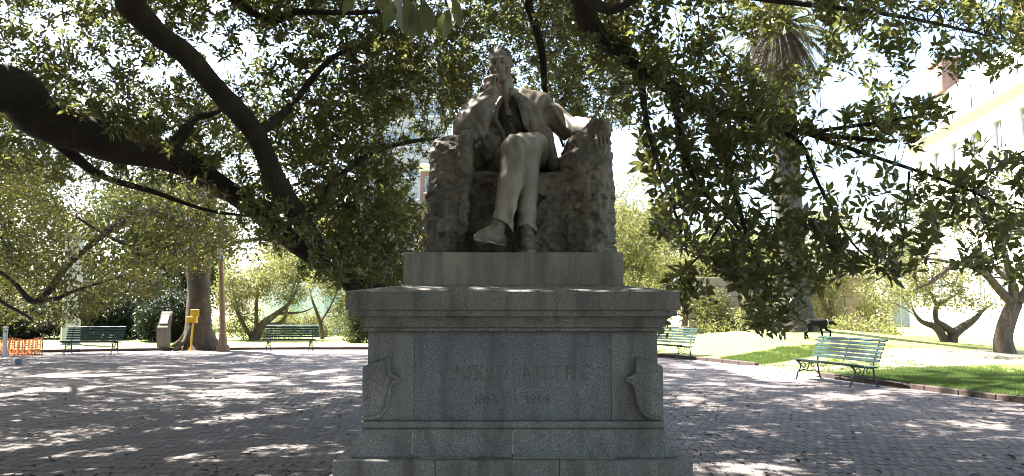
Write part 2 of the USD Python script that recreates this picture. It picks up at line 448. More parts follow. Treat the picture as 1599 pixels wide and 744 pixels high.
M['leaf_yellow'] = leaf_mat('leaf_yellow', (0.24, 0.26, 0.085), (0.26, 0.27, 0.10), (0.5, 0.5, 0.14), 0.42, 0.55)
M['leaf_dark'] = leaf_mat('leaf_dark', (0.02184, 0.039, 0.02184), (0.0312, 0.0429, 0.0273), (0.0468, 0.078, 0.0234), 0.22, 0.45)
M['leaf_mid'] = leaf_mat('leaf_mid', (0.07, 0.095, 0.035), (0.09, 0.10, 0.045), (0.2, 0.25, 0.05), 0.35, 0.5)
M['grass_blade'] = leaf_mat('grass_blade', (0.11, 0.19, 0.045), (0.12, 0.19, 0.05), (0.3, 0.45, 0.07), 0.35, 0.5)
M['frond'] = leaf_mat('frond', (0.132, 0.15, 0.0432), (0.1584, 0.168, 0.054), (0.396, 0.384, 0.0756), 0.35, 0.4)
M['frond_dry'] = leaf_mat('frond_dry', (0.189, 0.1395, 0.081), (0.189, 0.1395, 0.081), (0.225, 0.162, 0.081), 0.25, 0.7)
M['litter'] = leaf_mat('litter_leaf', (0.09, 0.06, 0.035), (0.07, 0.05, 0.03), (0.2, 0.14, 0.04), 0.2, 0.6, 0.8)
M['bench_green'] = paint('bench_green', (0.00624, 0.03245, 0.0217), 0.35, 0.35, scale=9)
M['bench_dark'] = paint('bench_dark', (0.010, 0.036, 0.030), 0.35, 0.35, scale=9)
M['bench_pale'] = paint('bench_pale', (0.10, 0.30, 0.24), 0.4, 0.3, scale=9)
M['iron'] = paint('iron', (0.022, 0.035, 0.033), 0.5, 0.4)
M['yellow'] = paint('yellow_paint', (0.62, 0.36, 0.015), 0.45, 0.15)
M['tan'] = stone('tan_stone', (0.143, 0.1235, 0.0975), (0.2145, 0.1885, 0.1495), speck=0.1, stain=(0.078, 0.065, 0.052))
M['white_panel'] = paint('white_panel', (0.72, 0.72, 0.70), 0.4, 0.05)
M['lamp_pole'] = paint('lamp_pole', (0.2025, 0.1125, 0.05625), 0.55, 0.25)
M['wall_white'] = stone('wall_white', (0.68, 0.66, 0.61), (0.78, 0.76, 0.71), speck=0.03, stain=(0.55, 0.52, 0.46), stain_amt=0.5, bump=0.1)
M['wall_cream'] = stone('wall_cream', (0.6798, 0.6332, 0.5438), (0.7622, 0.7315, 0.6551), speck=0.03, stain=(0.5665, 0.5241, 0.4573), stain_amt=0.5, bump=0.1)
M['trim_ochre'] = stone('trim_ochre', (0.62, 0.54, 0.42), (0.70, 0.62, 0.50), speck=0.03, stain=(0.5, 0.44, 0.36), stain_amt=0.5, bump=0.1)
M['chimney_brick'] = stone('chimney_brick', (0.1755, 0.0945, 0.07425), (0.243, 0.1418, 0.1155), speck=0.2, stain=(0.135, 0.07875, 0.066))
M['wall_grey'] = stone('wall_grey', (0.30, 0.30, 0.31), (0.38, 0.37, 0.37), speck=0.04, stain=(0.24, 0.23, 0.23))
M['wall_tan'] = stone('wall_tan', (0.255, 0.195, 0.1275), (0.3375, 0.27, 0.1875), speck=0.1, stain=(0.21, 0.15, 0.09))
M['pillar'] = stone('pillar_grey', (0.34, 0.34, 0.36), (0.44, 0.44, 0.45), speck=0.05, stain=(0.25, 0.25, 0.27))
M['pane'] = paint('dark_pane', (0.2, 0.24, 0.28), 0.12, 0.3, spec=0.8)
M['frame_grey'] = paint('frame_grey', (0.42, 0.42, 0.42), 0.5, 0.1)
M['orange'] = mat('orange_net', {'p': ('principled_bsdf', {'base_color': (0.55, 0.22, 0.10), 'roughness': 0.5}), 't': ('translucent_bsdf', {'color': (0.8, 0.3, 0.12)}), 'm': ('mix_closure', {'fac': 0.4})}, [('p.BSDF', 'm.closure1'), ('t.BSDF', 'm.closure2')], 'm.closure')
M['hoard_green'] = paint('hoard_green', (0.44, 0.58, 0.49), 0.5, 0.15)
M['hoard_white'] = paint('hoard_white', (0.7, 0.74, 0.68), 0.5, 0.08)
M['black_fur'] = paint('black_fur', (0.010, 0.010, 0.011), 0.85, 0.4, scale=30, spec=0.12)
M['blue_grey'] = paint('blue_grey', (0.1008, 0.112, 0.1617), 0.5, 0.2)
M['glass_lamp'] = paint('lamp_glass', (0.62, 0.63, 0.62), 0.15, 0.1)
M['wire'] = paint('wire', (0.06, 0.06, 0.07), 0.6, 0.1)


# ------------------------------------------------------------------ ground, paving, kerbs, lawn
PLAZA = spline(np.array([(9.6, 3), (9.3, 10), (8.65, 14.4), (7.3, 19.7), (6.7, 23.6), (4.9, 28.4), (1.5, 31.8), (-3, 33.2), (-9, 33.4), (-14, 32.4), (-19, 30.4),
                         (-26, 27), (-32, 20), (-33, 8), (-22, -10), (-4, -14), (8, -10), (9.6, 3)], float), 8)[:-1]
plaza_poly = sg.Polygon(PLAZA)
CEN = np.array([-6.0, 14.0])


def lawn_h(x, y):
    m = 0.74 * np.exp(-(((x - 10.2) / 4.6) ** 2 + ((y - 31.5) / 8.0) ** 2)) + 0.22 * np.exp(-(((x - 16) / 5.0) ** 2 + ((y - 29) / 6.0) ** 2))
    return m + 0.05 * (noise(np.stack([x * 0.4, y * 0.4, 0 * x], -1), 5) - 0.5)


def is_gap(p):
    """Where no kerb stands: the pale path runs off between the two right hand kerbs."""
    return p[..., 0] > 4 and 20.3 < p[..., 1] < 23.7


ground = obj('ground', box(-400, 400, -200, 600, -1.2, -0.12), M['dirt'], kind='structure')

BA = math.radians(-6.0)                        # the paving lies a little askew to the pedestal
eu, ev = np.array([math.cos(BA), math.sin(BA)]), np.array([-math.sin(BA), math.cos(BA)])
PU, PV = 0.118, 0.245
paving = UsdGeom.Xform.Define(stage, '/World/brick_paving').GetPrim()
tag(paving, kind='structure')
near = [p for p in [(-12.5, 6.2), (9.25, 6.2), (9.1, 10), (8.4, 14.4), (7.85, 17.0), (-12.5, 17.0)]]
near_poly = sg.Polygon(near)


def sheet(poly, z, name, m, parent=None, kind=None):
    v, f = trimesh.creation.triangulate_polygon(poly, engine='earcut')
    v3 = np.column_stack([v, np.full(len(v), z)])
    n = np.cross(v3[f[:, 1]] - v3[f[:, 0]], v3[f[:, 2]] - v3[f[:, 0]])[:, 2]
    f = np.where((n < 0)[:, None], f[:, ::-1], f)
    return obj(name, (v3, f), m, parent, kind=kind)


far_nodes = {'geo': ('geometry', {}), 'rot': ('mapping', {'mapping_type': 'texture', 'rotation': (0, 0, BA)}),
             'br': ('brick_texture', {'scale': 1.0, 'brick_width': PU, 'row_height': PV, 'mortar_size': 0.0045, 'mortar_smooth': 0.3, 'bias': 0.0, 'color1': (0.158, 0.132, 0.126), 'color2': (0.122, 0.1, 0.095), 'mortar': (0.048, 0.042, 0.039)}),
             'n': ('noise_texture', {'scale': 0.9, 'detail': 5.0, 'roughness': 0.65}), 'r': ('rgb_ramp', {'ramp': [(0.3, (0.72, 0.72, 0.74)), (0.7, (1.15, 1.13, 1.1))]}),
             'mul': ('mix', {'mix_type': 'multiply', 'fac': 1.0}), 'inv': ('invert', {}), 'b': ('bump', {'strength': 0.5, 'distance': 0.004}),
             'p': ('principled_bsdf', {'roughness': 0.8})}
M['paving_far'] = mat('paving_far', far_nodes, [('geo.position', 'rot.vector'), ('rot.vector', 'br.vector'), ('geo.position', 'n.vector'), ('n.fac', 'r.fac'), ('br.color', 'mul.color1'), ('r.color', 'mul.color2'),
                                                ('mul.color', 'p.base_color'), ('br.fac', 'inv.color'), ('inv.color', 'b.height'), ('b.normal', 'p.normal')])
sheet(plaza_poly.difference(near_poly), 0.0, 'far_paving', M['paving_far'], paving)
sheet(near_poly.buffer(0.3), -0.006, 'joint_bed', M['joint'], paving)


def brick_mesh(c, h, tilt):
    """A brick with chamfered upper edges; c = centre (u, v)."""
    a, b = PU / 2 - 0.0045, PV / 2 - 0.0045
    ring = lambda ins, z: [(-a + ins, -b + ins, z), (a - ins, -b + ins, z), (a - ins, b - ins, z), (-a + ins, b - ins, z)]
    v = np.array(ring(0, -0.03) + ring(0, -0.006) + ring(0.006, 0.0))
    v[4:, 2] += h + v[4:, 0] * tilt[0] + v[4:, 1] * tilt[1]
    f = []
    for i in (0, 4):
        for j in range(4):
            p, q = i + j, i + (j + 1) % 4
            f += [(p, q, q + 4), (p, q + 4, p + 4)]
    f += [(8, 9, 10), (8, 10, 11)]
    xy = (c[0] + v[:, :1]) * eu + (c[1] + v[:, 1:2]) * ev
    return np.column_stack([xy, v[:, 2]]), np.array(f)


foot = sg.box(-1.75, 5.3, 1.75, 9.6)
cands = []
us, vs = np.arange(-14, 12, PU), np.arange(4, 20, PV)
for i, v_ in enumerate(vs):
    for u_ in us:
        uu = u_ + (PU / 2 if i % 2 else 0)
        xy = uu * eu + v_ * ev
        if xy[1] < 6.2 or abs(xy[0]) > 0.64 * xy[1] + 0.9:
            continue
        cands.append((uu, v_, xy[0], xy[1]))
cands = np.array(cands)
ok = np.array([near_poly.contains(sg.Point(c[2], c[3])) and not foot.contains(sg.Point(c[2], c[3])) for c in cands])
cands = cands[ok]
pr = project(np.column_stack([cands[:, 2:4], np.zeros(len(cands))]))
ped_hide = (np.abs(cands[:, 2] / cands[:, 3]) < 0.195)
vis = (pr[:, 0] > 0) & (pr[:, 0] < 1599) & (pr[:, 1] < 748) & ~ped_hide
order = np.argsort(np.where(vis, pr[:, 2], 1e6))
rest = {0: [], 1: [], 2: [], 3: []}
for rank, k in enumerate(order):
    v, f = brick_mesh(cands[k, :2], rng.uniform(-0.003, 0.002), rng.normal(0, 0.008, 2))
    m = int(rng.choice(4, p=[0.4, 0.3, 0.15, 0.15]))
    if rank < 300:
        obj('brick', (v, f), M['brick'][m], paving)
    else:
        rest[m].append((v, f))
for m in rest:
    V, F, o = [], [], 0
    for v, f in rest[m]:
        V.append(v); F.append(f + o); o += len(v)
    obj('more_bricks', (np.vstack(V), np.vstack(F)), M['brick'][m], paving, kind='stuff')

# kerbs: stones end to end along the edge of the plaza
d_edge = np.r_[0, np.cumsum(np.linalg.norm(np.diff(np.vstack([PLAZA, PLAZA[:1]]), axis=0), axis=1))]


def edge_at(s):
    P = np.vstack([PLAZA, PLAZA[:1]])
    return np.array([np.interp(s, d_edge, P[:, 0]), np.interp(s, d_edge, P[:, 1])])


kerb = UsdGeom.Xform.Define(stage, '/World/kerb').GetPrim(); tag(kerb, kind='structure')
s = 0.0
while s < d_edge[-1] - 0.9:
    L = 0.86
    a, b = edge_at(s), edge_at(s + L)
    mid = (a + b) / 2
    s += L + 0.012
    if mid[1] < 8 or is_gap(mid) or not (-24 < mid[0] < 12):
        continue
    t = (b - a) / np.linalg.norm(b - a); nrm = np.array([t[1], -t[0]])
    if np.dot(mid + nrm - CEN, mid + nrm - CEN) < np.dot(mid - CEN, mid - CEN):
        nrm = -nrm
    m = chamfer_box(-L / 2, L / 2, 0, 0.13, -0.1, 0.105 + rng.uniform(-0.008, 0.008), 0.012)
    R = np.eye(4); R[:2, 0] = t; R[:2, 1] = nrm; R[:2, 3] = mid
    if np.linalg.det(R[:2, :2]) < 0:
        R[:2, 0] = -t
    m.apply_transform(R)
    obj('kerb_stone', m, M['kerb'], kerb)

# lawn: rings running outwards from the edge of the plaza
ring_s = np.linspace(0, d_edge[-1], 420, endpoint=False)
B = np.array([edge_at(x) for x in ring_s])
out = (B - CEN); out /= np.linalg.norm(out, axis=1, keepdims=True)
offs = np.array([0.125, 0.3, 0.6, 1, 1.6, 2.4, 3.4, 4.6, 6, 7.6, 9.5, 11.5, 14, 17, 21, 26, 32, 40, 55, 80, 120])
gapm = np.array([1.0 if is_gap(b) else 0.0 for b in B])
gapm = np.convolve(np.r_[gapm[-3:], gapm, gapm[:3]], np.ones(7) / 7, 'valid')
LV = []
for o in offs:
    p = B + out * o
    edge = np.where(gapm > 0, 0.085 * (1 - np.minimum(1, gapm * 1.6)) + 0.004, 0.085)
    h = edge + lawn_h(p[:, 0], p[:, 1]) * np.clip((o - 0.1) / 2.5, 0, 1)
    LV.append(np.column_stack([p, h]))
n = len(B)
LV = np.vstack(LV); LF = []
for i in range(len(offs) - 1):
    j = np.arange(n); k = (j + 1) % n
    LF += [np.stack([i * n + j, (i + 1) * n + j, (i + 1) * n + k], 1), np.stack([i * n + j, (i + 1) * n + k, i * n + k], 1)]
LF = np.vstack(LF)
nz = np.cross(LV[LF[:, 1]] - LV[LF[:, 0]], LV[LF[:, 2]] - LV[LF[:, 0]])[:, 2]
LF = np.where((nz < 0)[:, None], LF[:, ::-1], LF)
lawn = obj('lawn', (LV, LF), M['lawn'], smooth=True, kind='structure')
import scipy.spatial
_lt = scipy.spatial.cKDTree(LV[:, :2])


def lawn_z(x, y):
    d, i = _lt.query([x, y], k=4)
    w = 1 / (d + 0.05)
    return float((LV[i, 2] * w).sum() / w.sum())


def on_lawn(px, py, lo=15, hi=60):
    """Where the pixel's ray first meets the lawn."""
    for Y in np.arange(lo, hi, 0.1):
        p = at(px, py, Y)
        if p[2] <= lawn_z(p[0], p[1]):
            return p
    return at(px, py, hi)


# the pale trodden path that leaves the plaza between the kerbs
pv = []
for o in np.r_[-0.35, np.linspace(0.1, 16, 30)]:
    for t in np.linspace(0, 1, 7):
        b = np.array([7.25, 20.2]) * (1 - t) + np.array([6.75, 23.8]) * t
        p = b + np.array([0.97, 0.24]) * o
        edge = 0.3 * (noise(np.array([[o * 1.3, t * 3, 3.0]]))[0] - 0.5)
        p = p + np.array([0, edge * (abs(t - 0.5) * 2)])
        pv.append((p[0], p[1], (lawn_z(p[0], p[1]) if o > 0 else 0) + 0.008))
pf = []
for i in range(30):
    for j in range(6):
        a = i * 7 + j
        pf += [(a, a + 7, a + 8), (a, a + 8, a + 1)]
path = obj('path', (np.array(pv), np.array(pf)), M['dirt'], smooth=True, kind='structure')

# grass: blades standing on the nearer strip of lawn
def blades(n, seed):
    r = np.random.default_rng(seed); V, F = [], []
    for k in range(n):
        x, y = r.uniform(-0.09, 0.09, 2); a = r.uniform(0, 2 * PI); L = r.uniform(0.025, 0.06); w = 0.004
        lean = r.uniform(0.1, 0.6) * L; d = np.array([math.cos(a), math.sin(a)]); q = np.array([-d[1], d[0]])
        o = len(V)
        V += [(*(np.array([x, y]) + q * w), 0), (*(np.array([x, y]) - q * w), 0), (*(np.array([x, y]) + d * lean), L)]
        F.append((o, o + 1, o + 2))
    return np.array(V), np.array(F)


def instancer(name, parent, protos, mats, pos, quat, scale, index, kind='stuff', smooth=True):
    pi = UsdGeom.PointInstancer.Define(stage, numbered(path_of(parent), name))
    paths = []
    for k, (m, mm) in enumerate(zip(protos, mats)):
        usdkit.mesh(stage, f'{pi.GetPath()}/sprig_{k + 1:03d}', m, mm, smooth=smooth)
        paths.append(Sdf.Path(f'{pi.GetPath()}/sprig_{k + 1:03d}'))
    pi.CreatePrototypesRel().SetTargets(paths)
    pi.CreatePositionsAttr(Vt.Vec3fArray.FromNumpy(np.asarray(pos, np.float32)))
    q = np.asarray(quat, np.float32)          # w, x, y, z
    pi.CreateOrientationsAttr(Vt.QuathArray([Gf.Quath(float(a[0]), float(a[1]), float(a[2]), float(a[3])) for a in q]))
    s3 = np.repeat(np.asarray(scale, np.float32)[:, None], 3, 1)
    pi.CreateScalesAttr(Vt.Vec3fArray.FromNumpy(s3))
    pi.CreateProtoIndicesAttr(Vt.IntArray.FromNumpy(np.asarray(index, np.int32)))
    return tag(pi.GetPrim(), kind=kind)


def rand_quat(n, r, tilt=None):
    """Random turns about z, then a tilt of up to `tilt` radians (any direction when None)."""
    if tilt is None:
        q = r.normal(size=(n, 4))
        return q / np.linalg.norm(q, axis=1, keepdims=True)
    a, t, b = r.uniform(0, 2 * PI, n), r.uniform(0, tilt, n), r.uniform(0, 2 * PI, n)
    qz = np.stack([np.cos(a / 2), 0 * a, 0 * a, np.sin(a / 2)], 1)
    qt = np.stack([np.cos(t / 2), np.sin(t / 2) * np.cos(b), np.sin(t / 2) * np.sin(b), 0 * a], 1)
    w1, x1, y1, z1 = qt.T; w2, x2, y2, z2 = qz.T
    return np.stack([w1 * w2 - x1 * x2 - y1 * y2 - z1 * z2, w1 * x2 + x1 * w2 + y1 * z2 - z1 * y2, w1 * y2 - x1 * z2 + y1 * w2 + z1 * x2, w1 * z2 + x1 * y2 - y1 * x2 + z1 * w2], 1)


gp = []
k = 0
while len(gp) < 16000:
    x, y = rng.uniform(6.3, 16), rng.uniform(13, 26)
    e = sg.Point(x, y)
    k += 1
    if x / y > 0.66 or plaza_poly.buffer(0.16).contains(e):
        continue
    if 20.0 < y - 0.24 * (x - 7) < 24.0 and rng.random() < 0.85:
        continue
    dk = plaza_poly.exterior.distance(e)
    if rng.random() < min(1.0, (14.0 / y) ** 2 * 1.3) * min(1.0, math.exp(-(dk - 2.2) / 0.8)):
        gp.append((x, y))
gp = np.array(gp)
d, i = _lt.query(gp, k=4); w = 1 / (d + 0.05); gz = (LV[i, 2] * w).sum(1) / w.sum(1)
g = instancer('grass', None, [blades(26, 1), blades(26, 2), blades(20, 3)], [M['grass_blade']] * 3, np.column_stack([gp, gz - 0.004]), rand_quat(len(gp), rng, 0.15), rng.uniform(0.7, 1.5, len(gp)), rng.integers(0, 3, len(gp)), smooth=False)
tag(g, 'short green grass along the edge of the lawn on the right', 'grass', kind='stuff')

# ------------------------------------------------------------------ pedestal
ped = thing('granite_pedestal', 'big moulded grey granite pedestal with worn inscription, carrying the seated statue', 'pedestal', (0, 0, 0))
FY, BY = 6.0, 8.2                      # front and back of the die
cy, hx, hy = (FY + BY) / 2, 1.012, (BY - FY) / 2
cxp = 0.005
# steps and base, partly below the frame
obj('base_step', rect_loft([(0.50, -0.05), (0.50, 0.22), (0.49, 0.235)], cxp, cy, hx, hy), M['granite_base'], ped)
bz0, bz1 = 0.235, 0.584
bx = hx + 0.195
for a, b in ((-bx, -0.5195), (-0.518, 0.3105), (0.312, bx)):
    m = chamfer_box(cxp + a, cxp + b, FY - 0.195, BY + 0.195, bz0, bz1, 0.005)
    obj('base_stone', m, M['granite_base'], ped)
# sloping course of three stones, with pale mortar in the joints
zs0, zs1, o0, o1 = 0.588, 0.770, 0.098, 0.035
cuts = [-1, -0.69, -0.001, 1]
for i in range(3):
    ins = [(o0, zs0), (o0, zs0 + 0.012), (o1, zs1 - 0.004), (o1 - 0.004, zs1)]
    v, f = [], []
    for o, z in ins:
        xl = -hx - o if i == 0 else cuts[i] * 1.0 + 0.003
        xr = hx + o if i == 2 else cuts[i + 1] - 0.003
        v += [(cxp + xl, FY - o, z), (cxp + xr, FY - o, z), (cxp + xr, BY + o, z), (cxp + xl, BY + o, z)]
    for q in range(3):
        for j in range(4):
            a, b = q * 4 + j, q * 4 + (j + 1) % 4
            f += [(a, b, b + 4), (a, b + 4, a + 4)]
    f += [(0, 2, 1), (0, 3, 2), (12, 13, 14), (12, 14, 15)]
    obj('sloping_stone', trimesh.Trimesh(np.array(v), np.array(f), process=False), M['granite'], ped)
for xj in (-0.69, -0.001):
    v = []
    w = 0.004
    pts = [(zs0 + 0.02, o0 - 0.006), (zs1 - 0.01, o1 - 0.002)]
    m = tube([(cxp + xj, FY - pts[0][1] - 0.003, pts[0][0]), (cxp + xj, FY - (pts[0][1] + pts[1][1]) / 2 - 0.003, (pts[0][0] + pts[1][0]) / 2), (cxp + xj, FY - pts[1][1] - 0.003, pts[1][0])], [0.008, 0.005, 0.0065], 6, 0.4, 3, 40)
    obj('mortar_joint', m, M['mortar'], ped)
# crumbling mortar bed on top of the base
mb = [tube([(cxp - 1.05 + 2.1 * t, FY - o0 - 0.006 + rng.uniform(-0.006, 0.004), 0.586) for t in np.linspace(a, b, 12)], rng.uniform(0.003, 0.009, 12), 5, 0.5, 5, 60) for a, b in ((0.2, 0.36), (0.5, 0.83))]
obj('mortar_bed', cat(mb), M['mortar'], ped)
# band, die, panel
obj('lower_band', rect_loft([(o1 - 0.01, zs1 + 0.003), (o1 - 0.01, zs1 + 0.012), (o1, zs1 + 0.014), (o1, 0.818), (o1 - 0.006, 0.824)], cxp, cy, hx, hy), M['granite'], ped)
dz0, dz1 = 0.824, 1.437
for side in (-1, 1):
    m = chamfer_box(*sorted((cxp + side * hx, cxp + side * 0.6885)), FY, BY, dz0, dz1, 0.002)
    obj('die_stone', m, M['granite'], ped)
panel = obj('front_panel', chamfer_box(cxp - 0.6875, cxp + 0.6875, FY + 0.0025, BY - 0.0025, dz0, dz1, 0.002), M['granite_panel'], ped)


def letters(text, xs_px, y_px, h, m, parent):
    for ch, px in zip(text, xs_px):
        if ch == ' ':
            continue
        t = meshkit.text_mesh(ch, h, 0.0014)
        t.apply_translation([-t.bounds.mean(0)[0], 0, 0])
        t.apply_transform(trimesh.transformations.rotation_matrix(PI / 2, [1, 0, 0]))
        p = at(px, y_px, FY)
        t.apply_translation([p[0], FY + 0.0018, p[2]])
        obj('letter', t, m, parent)


letters('EMILIO', [701, 724, 744, 757, 768, 782], 594, 0.105, M['inscription'], panel)
letters('MITRE', [829, 851, 869, 892, 915], 594, 0.105, M['inscription'], panel)
letters('1853', [744, 752, 762, 772], 630, 0.055, M['inscription_dark'], panel)
letters('1909', [824, 833, 844, 855], 630, 0.055, M['inscription_dark'], panel)

# scrolled tablets that wrap the lower corners of the die
def tablet(side):
    px = [(574, 572), (579, 567), (590, 566), (603, 560), (606, 566), (606, 577), (610, 586), (622, 592), (613, 597), (608, 606), (606, 620), (602, 636), (594, 646), (585, 651), (576, 653), (573, 640), (571, 610), (571, 585)]
    pts = np.array([(at(a, b, FY)[0], at(a, b, FY)[2]) for a, b in px])
    pts[:, 0] = np.where(pts[:, 0] < -hx + 0.02, -hx - 0.036 + (pts[:, 0] + hx + 0.03) * 0.2, pts[:, 0])
    q = spline(np.vstack([pts, pts[:1]]), 4)[:-1]
    if side > 0:
        q = q * [-1, 1]
    q[:, 0] += cxp
    poly = sg.Polygon(q).buffer(0)
    body = trimesh.creation.extrude_polygon(poly, 0.40, engine='earcut')
    body.apply_transform(np.array([[1, 0, 0, 0], [0, 0, 1, FY - 0.026], [0, 1, 0, 0], [0, 0, 0, 1.0]]))
    body.invert() if body.volume < 0 else None
    o = obj('scroll_tablet', body, M['granite'], ped, smooth=30)
    edge = pts[3:15]
    e = spline(edge, 5)
    if side > 0:
        e = e * [-1, 1]
    e3 = np.column_stack([e[:, 0] + cxp, np.full(len(e), FY - 0.024), e[:, 1]])
    obj('scroll_rim', tube(e3, 0.0165, 8), M['granite'], o, smooth=True)


tablet(-1); tablet(1)
# cornice: fillet, ovolo, fillet, slab and sloping top
ovolo = [(0.045 + 0.062 * (1 - math.cos(t)), 1.468 + 0.079 * math.sin(t)) for t in np.linspace(0, PI / 2, 9)]
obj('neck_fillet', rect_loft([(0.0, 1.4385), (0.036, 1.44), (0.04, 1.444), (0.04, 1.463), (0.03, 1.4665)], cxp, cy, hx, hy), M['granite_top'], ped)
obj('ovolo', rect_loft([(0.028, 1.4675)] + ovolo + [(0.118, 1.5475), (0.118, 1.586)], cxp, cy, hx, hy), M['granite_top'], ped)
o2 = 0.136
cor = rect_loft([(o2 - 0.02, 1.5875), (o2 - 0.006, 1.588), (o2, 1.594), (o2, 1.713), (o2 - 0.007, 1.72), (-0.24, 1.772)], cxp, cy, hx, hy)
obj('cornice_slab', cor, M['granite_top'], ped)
# stone slab under the statue: two stones
PX0, PX1, PY0, PY1, PZ0, PZ1 = -0.80, 0.82, 6.26, 7.98, 1.766, 2.012
plinth = thing('plinth_slab', 'pale streaked stone slab between the granite cornice and the statue', 'plinth')
jx = 0.425
obj('plinth_stone', chamfer_box(PX0, jx - 0.0005, PY0, PY1, PZ0, PZ1, 0.003), M['plinth_stone'], plinth)
obj('plinth_stone', chamfer_box(jx + 0.0005, PX1, PY0 + 0.002, PY1, PZ0, PZ1, 0.003), M['plinth_stone'], plinth)

# ------------------------------------------------------------------ statue
statue = thing('seated_statue', 'weathered bronze statue of a seated man resting his chin on his fist', 'statue')


def A(px, py, Y):
    return at(px, py, Y)


# --- rough rock seat with two arms
f = Field([-0.75, 6.25, 1.98], [0.92, 7.98, 3.14], 0.0125)
zt = 2.004
f.box([-0.63, 6.60, zt], [0.76, 7.92, 2.66], 0.05)
f.box([-0.645, 6.47, zt], [-0.325, 7.75, 2.945], 0.15, 0.03)                   # left arm
f.box([0.45, 6.50, zt], [0.78, 7.75, 3.0], 0.13, 0.04)                       # right arm
f.box([-0.55, 7.35, 2.5], [0.70, 7.92, 2.90], 0.06, 0.04)                      # low back
f.cone([0.62, 6.62, zt], [0.60, 6.62, 2.5], 0.19, 0.12, 0.06)                  # rock spurs at the front
f.cone([0.30, 6.62, zt], [0.36, 6.68, 2.55], 0.13, 0.05, 0.08)
f.cone([0.47, 6.58, zt], [0.44, 6.63, 2.75], 0.06, 0.05, 0.06)
f.cone([0.12, 6.56, zt], [0.10, 6.65, 2.35], 0.10, 0.05, 0.08)
f.cone([-0.55, 6.56, zt], [-0.52, 6.56, 2.6], 0.12, 0.08, 0.06)
f.cone([-0.37, 6.50, 2.2], [-0.37, 6.52, 2.8], 0.05, 0.045, 0.04)
f.ell([0.63, 6.62, 2.25], [0.12, 0.13, 0.16], None, 0.05)
f.cone([0.69, 6.60, 3.0], [0.60, 7.3, 3.02], 0.075, 0.07, 0.06)
f.box([-0.40, 6.44, 2.60], [-0.318, 6.9, 2.95], 0.02, 0.02)                   # squared end of the left arm
f.cone([-0.2, 6.5, zt + 0.15], [-0.22, 6.6, 2.5], 0.16, 0.1, 0.06, 'cut')      # dark hollow behind the shins
f.cone([-0.05, 6.5, zt + 0.1], [-0.05, 6.55, 2.5], 0.10, 0.1, 0.06, 'cut')
f.rough(0.036, 5.5, 4, 3).rough(0.022, 13, 3, 11, True).rough(0.010, 34, 2, 23)
f.box([-0.72, 6.3, 1.9], [0.9, 7.97, zt], 0.0, 0.0, 'cut')
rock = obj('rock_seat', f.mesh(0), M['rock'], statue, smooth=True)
# chiselled strokes of the signature on the right arm
for k in range(9):
    t = k / 8
    c = A(899 + 27 * t, 217 + 20 * t + 2 * math.sin(k * 2.1), 6.52)
    h = 0.018 + 0.012 * ((k * 7) % 3) / 2
    m = tube([c + [-0.008, 0, h], c + [0.004 * ((k % 3) - 1), -0.004, 0], c + [0.008, 0, -h]], [0.004, 0.0055, 0.004], 5)
    obj('signature_stroke', m, M['bronze_pale'], rock)

# --- the body: head, neck, hands and the figure inside the clothes, one surface
HS = 0.86
HC = A(781, 100, 7.02)
yaw, pitch_h, roll = math.radians(-9), math.radians(5), math.radians(-5)
cyw, syw = math.cos(yaw), math.sin(yaw)
Rz = np.array([[cyw, -syw, 0], [syw, cyw, 0], [0, 0, 1]])
Rx = np.array([[1, 0, 0], [0, math.cos(pitch_h), -math.sin(pitch_h)], [0, math.sin(pitch_h), math.cos(pitch_h)]])
Ry = np.array([[math.cos(roll), 0, math.sin(roll)], [0, 1, 0], [-math.sin(roll), 0, math.cos(roll)]])
HR = Rz @ Ry @ Rx                     # columns: the head's right (viewer's right), back, up; face looks along -back


def H(x, y, z):
    return HC + HR @ (HS * np.array([x, y, z]))


sh_r, sh_l = A(838, 166, 7.2), A(752, 168, 7.12)         # viewer's right and left shoulder
el_r, el_l = A(886, 200, 7.12), A(731, 203, 6.80)
wr_r, wr_l = A(928, 205, 6.78), A(769, 145, 6.84)
hip_r, hip_l = A(838, 258, 7.2), A(770, 258, 7.15)
kn_f, kn_b = A(805, 232, 6.52), A(824, 238, 6.60)          # front (crossed) knee and the knee beneath
an_f, an_b = A(781, 352, 6.47), A(822, 357, 6.50)
b = Field([-0.62, 6.2, 1.98], [0.98, 7.6, 3.80], 0.0075)
